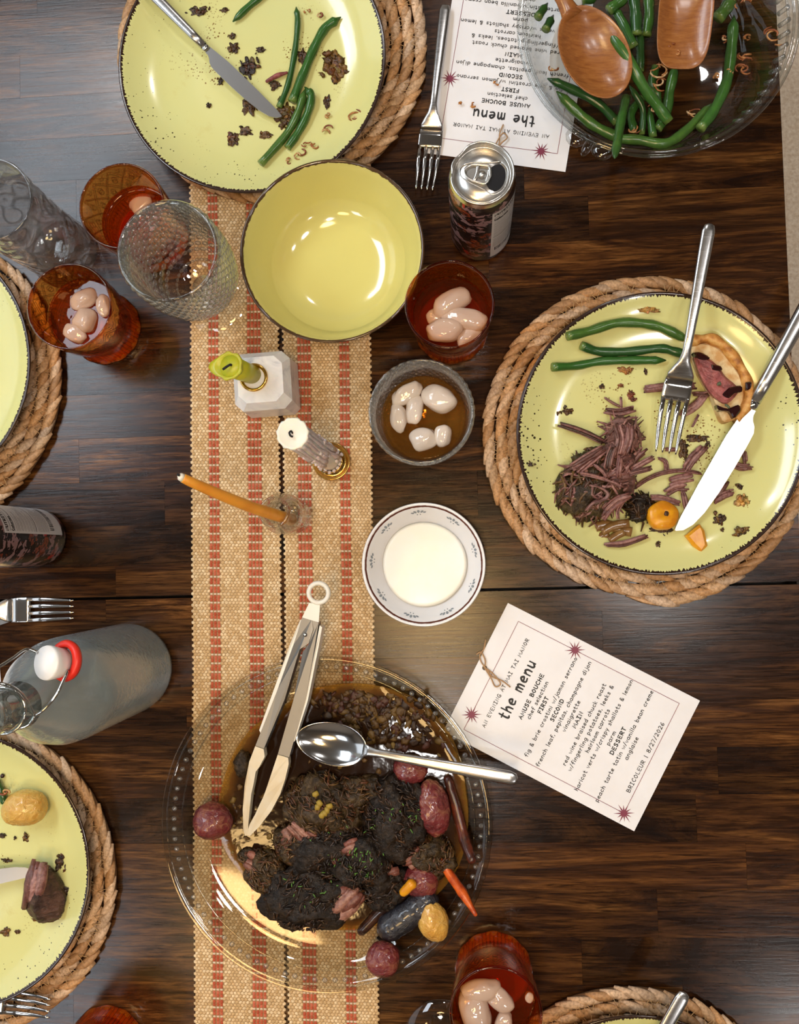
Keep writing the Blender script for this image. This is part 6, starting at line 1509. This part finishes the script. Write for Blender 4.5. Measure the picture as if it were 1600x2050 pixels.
o = mk('carrot_wedge', V, Fc, M['carrot_yellow'], smooth=False); tag(o, 'golden carrot wedge at the knife tip', 'carrot', 'yellow carrot pieces')

# crostini
cs = empty('crostini', P(1440, 760, pf + .001), 'bitten toasted crostini with cured ham and dark jam on the beef plate', 'crostini')
hb = .022
def patch(name, pts, h0, h1, mat, bev=.002, zf=z5):
    a = [P(*(zf(x, y)), h1) for x, y in pts]
    aa = cr([(v.x, v.y, 0) for v in a] + [(a[0].x, a[0].y, 0)], 3)[:-1]; poly = [(v.x, v.y) for v in aa]
    ar = sum(poly[i - 1][0] * poly[i][1] - poly[i][0] * poly[i - 1][1] for i in range(len(poly)))
    if ar < 0: poly = poly[::-1]
    V, Fc = prism(poly, T + h0, T + h1, bev); return mk(name, V, Fc, mat, cs, smooth=False)
h_ = plate_h(*z5(1250, 520), CR)
pp_ = cr([P(*(z5(x, y)), h_ + .010) for x, y in ((1000, 285), (1065, 272), (1140, 268), (1215, 310), (1290, 395), (1350, 490), (1385, 590), (1385, 680), (1352, 752), (1300, 795))], 4)
V, Fc = tube(pp_, [(.0052 + .0010 * sin(i_ * .9), .0105) for i_ in range(len(pp_))], 12, up=(0, 0, 1), power=2.6); mk('bread_crust', V, Fc, M['crust'], cs)
patch('bread_slice', [(1005, 285), (1100, 285), (1200, 320), (1290, 420), (1360, 540), (1370, 680), (1330, 780), (1240, 815), (1200, 745), (1150, 620), (1080, 500), (1035, 390)], h_ - .001, h_ + .015, M['crumb'], .002)
patch('cured_ham', [(1035, 380), (1100, 370), (1190, 430), (1250, 510), (1320, 570), (1330, 620), (1260, 690), (1190, 660), (1130, 590), (1075, 490)], h_ + .0120, h_ + .021, M['ham'], .003)
for pts in ([(1030, 350), (1080, 350), (1140, 385), (1110, 400), (1060, 390)], [(1150, 430), (1210, 440), (1220, 470), (1160, 465)], [(1270, 585), (1345, 572), (1355, 612), (1305, 622), (1268, 655), (1225, 630)], [(1185, 700), (1260, 725), (1330, 700), (1345, 740), (1300, 790), (1270, 745), (1200, 735)], [(1380, 550), (1418, 548), (1412, 590), (1385, 600)]):
    patch('jam_streak', pts, h_ + .012, h_ + .0228, M['glaze'], .0012)
g = G()
for x, y in ((1195, 562), (1205, 560), (1250, 705), (1262, 715)):
    V, Fc = blob(.0022, .0014, .0006, .2, 1, x, 1, x, P(*(z5(x, y)), h_ + .0235)); g.add(V, Fc)
mk('herb_flakes', g.v, g.f, simple('dried_herb', (.10, .12, .06), .7), cs)

# ------------------------------------------------------------------ lower left plate
potato(50, 1617, 46, 37, 12, 'yellow_potato', 'glossy yellow potato on the lower left plate', plate_h(50, 1617, CB) + .016, seed=12, group='yellow potatoes')
q = P(92, 1788, pf + .011); bc = empty('beef_chunk', q, 'wedge of braised beef with a pink cut face on the lower left plate', 'beef')
V, Fc = blob(44 * PX(.03), 54 * PX(.03), .017, .18, 1.4, 15, 5, .2, (0, 0, 0), amp2=.05, freq2=6, flat=.7)
W_ = []
for v in V:                              # cut the blob to a wedge: narrow at the top of the picture, broad below, with a ridge
    t_ = (v.y / (54 * PX(.03)) + 1) / 2; k_ = 1.18 - .62 * t_
    x_ = v.x * k_; W_.append(q + Vector((x_ - .002 * t_, v.y, v.z * (1.1 - .9 * min(1, abs(x_ + .003) / .022)) if v.z > 0 else v.z)))
mk('seared_crust', W_, Fc, M['beef_brown'], bc)
fibres(bc, [(78, 1732, pf + .018), (70, 1772, pf + .022), (62, 1812, pf + .016)], .009, 16, PK, 500, 'pink_face')
for k, (x, y, rx, ry, c, lb) in enumerate(((120, 1728, 13, 22, DK, 'dark glossy onion curl above the beef chunk'), (132, 1790, 9, 18, DK, 'onion strand on the right flank of the beef chunk'), (5, 1672, 8, 6, DK, 'dark crumb at the left edge below the potato'), (52, 1676, 8, 9, GD, 'golden crumb below the potato'), (30, 1678, 4, 4, DK, 'tiny dark crumb below the potato'), (12, 1865, 12, 10, GD, 'yellow onion scrap under the knife'), (35, 1865, 7, 5, GD, 'small yellow scrap beside the onion scrap'), (14, 1722, 14, 5, GD, 'smear of onion above the knife blade'), (70, 1840, 9, 5, GD, 'crumbs at the foot of the beef chunk'))):
    clump(x, y, rx, ry, plate_h(x, y, CB), c, lb, 'scraps on the lower left plate', 520 + k)
shallot(12, 1582, 14, pf + .008, 'fried shallot next to the yellow potato on the lower left plate', 'shallots', 540)
V, Fc = blob(.0022, .0022, .0020, .2, 2, 2, 2, 0, P(5, 1553, plate_h(5, 1553, CB) + .002)); o = mk('peppercorn', V, Fc, M['glaze']); tag(o, 'black peppercorn above the yellow potato at the left edge', 'peppercorn')
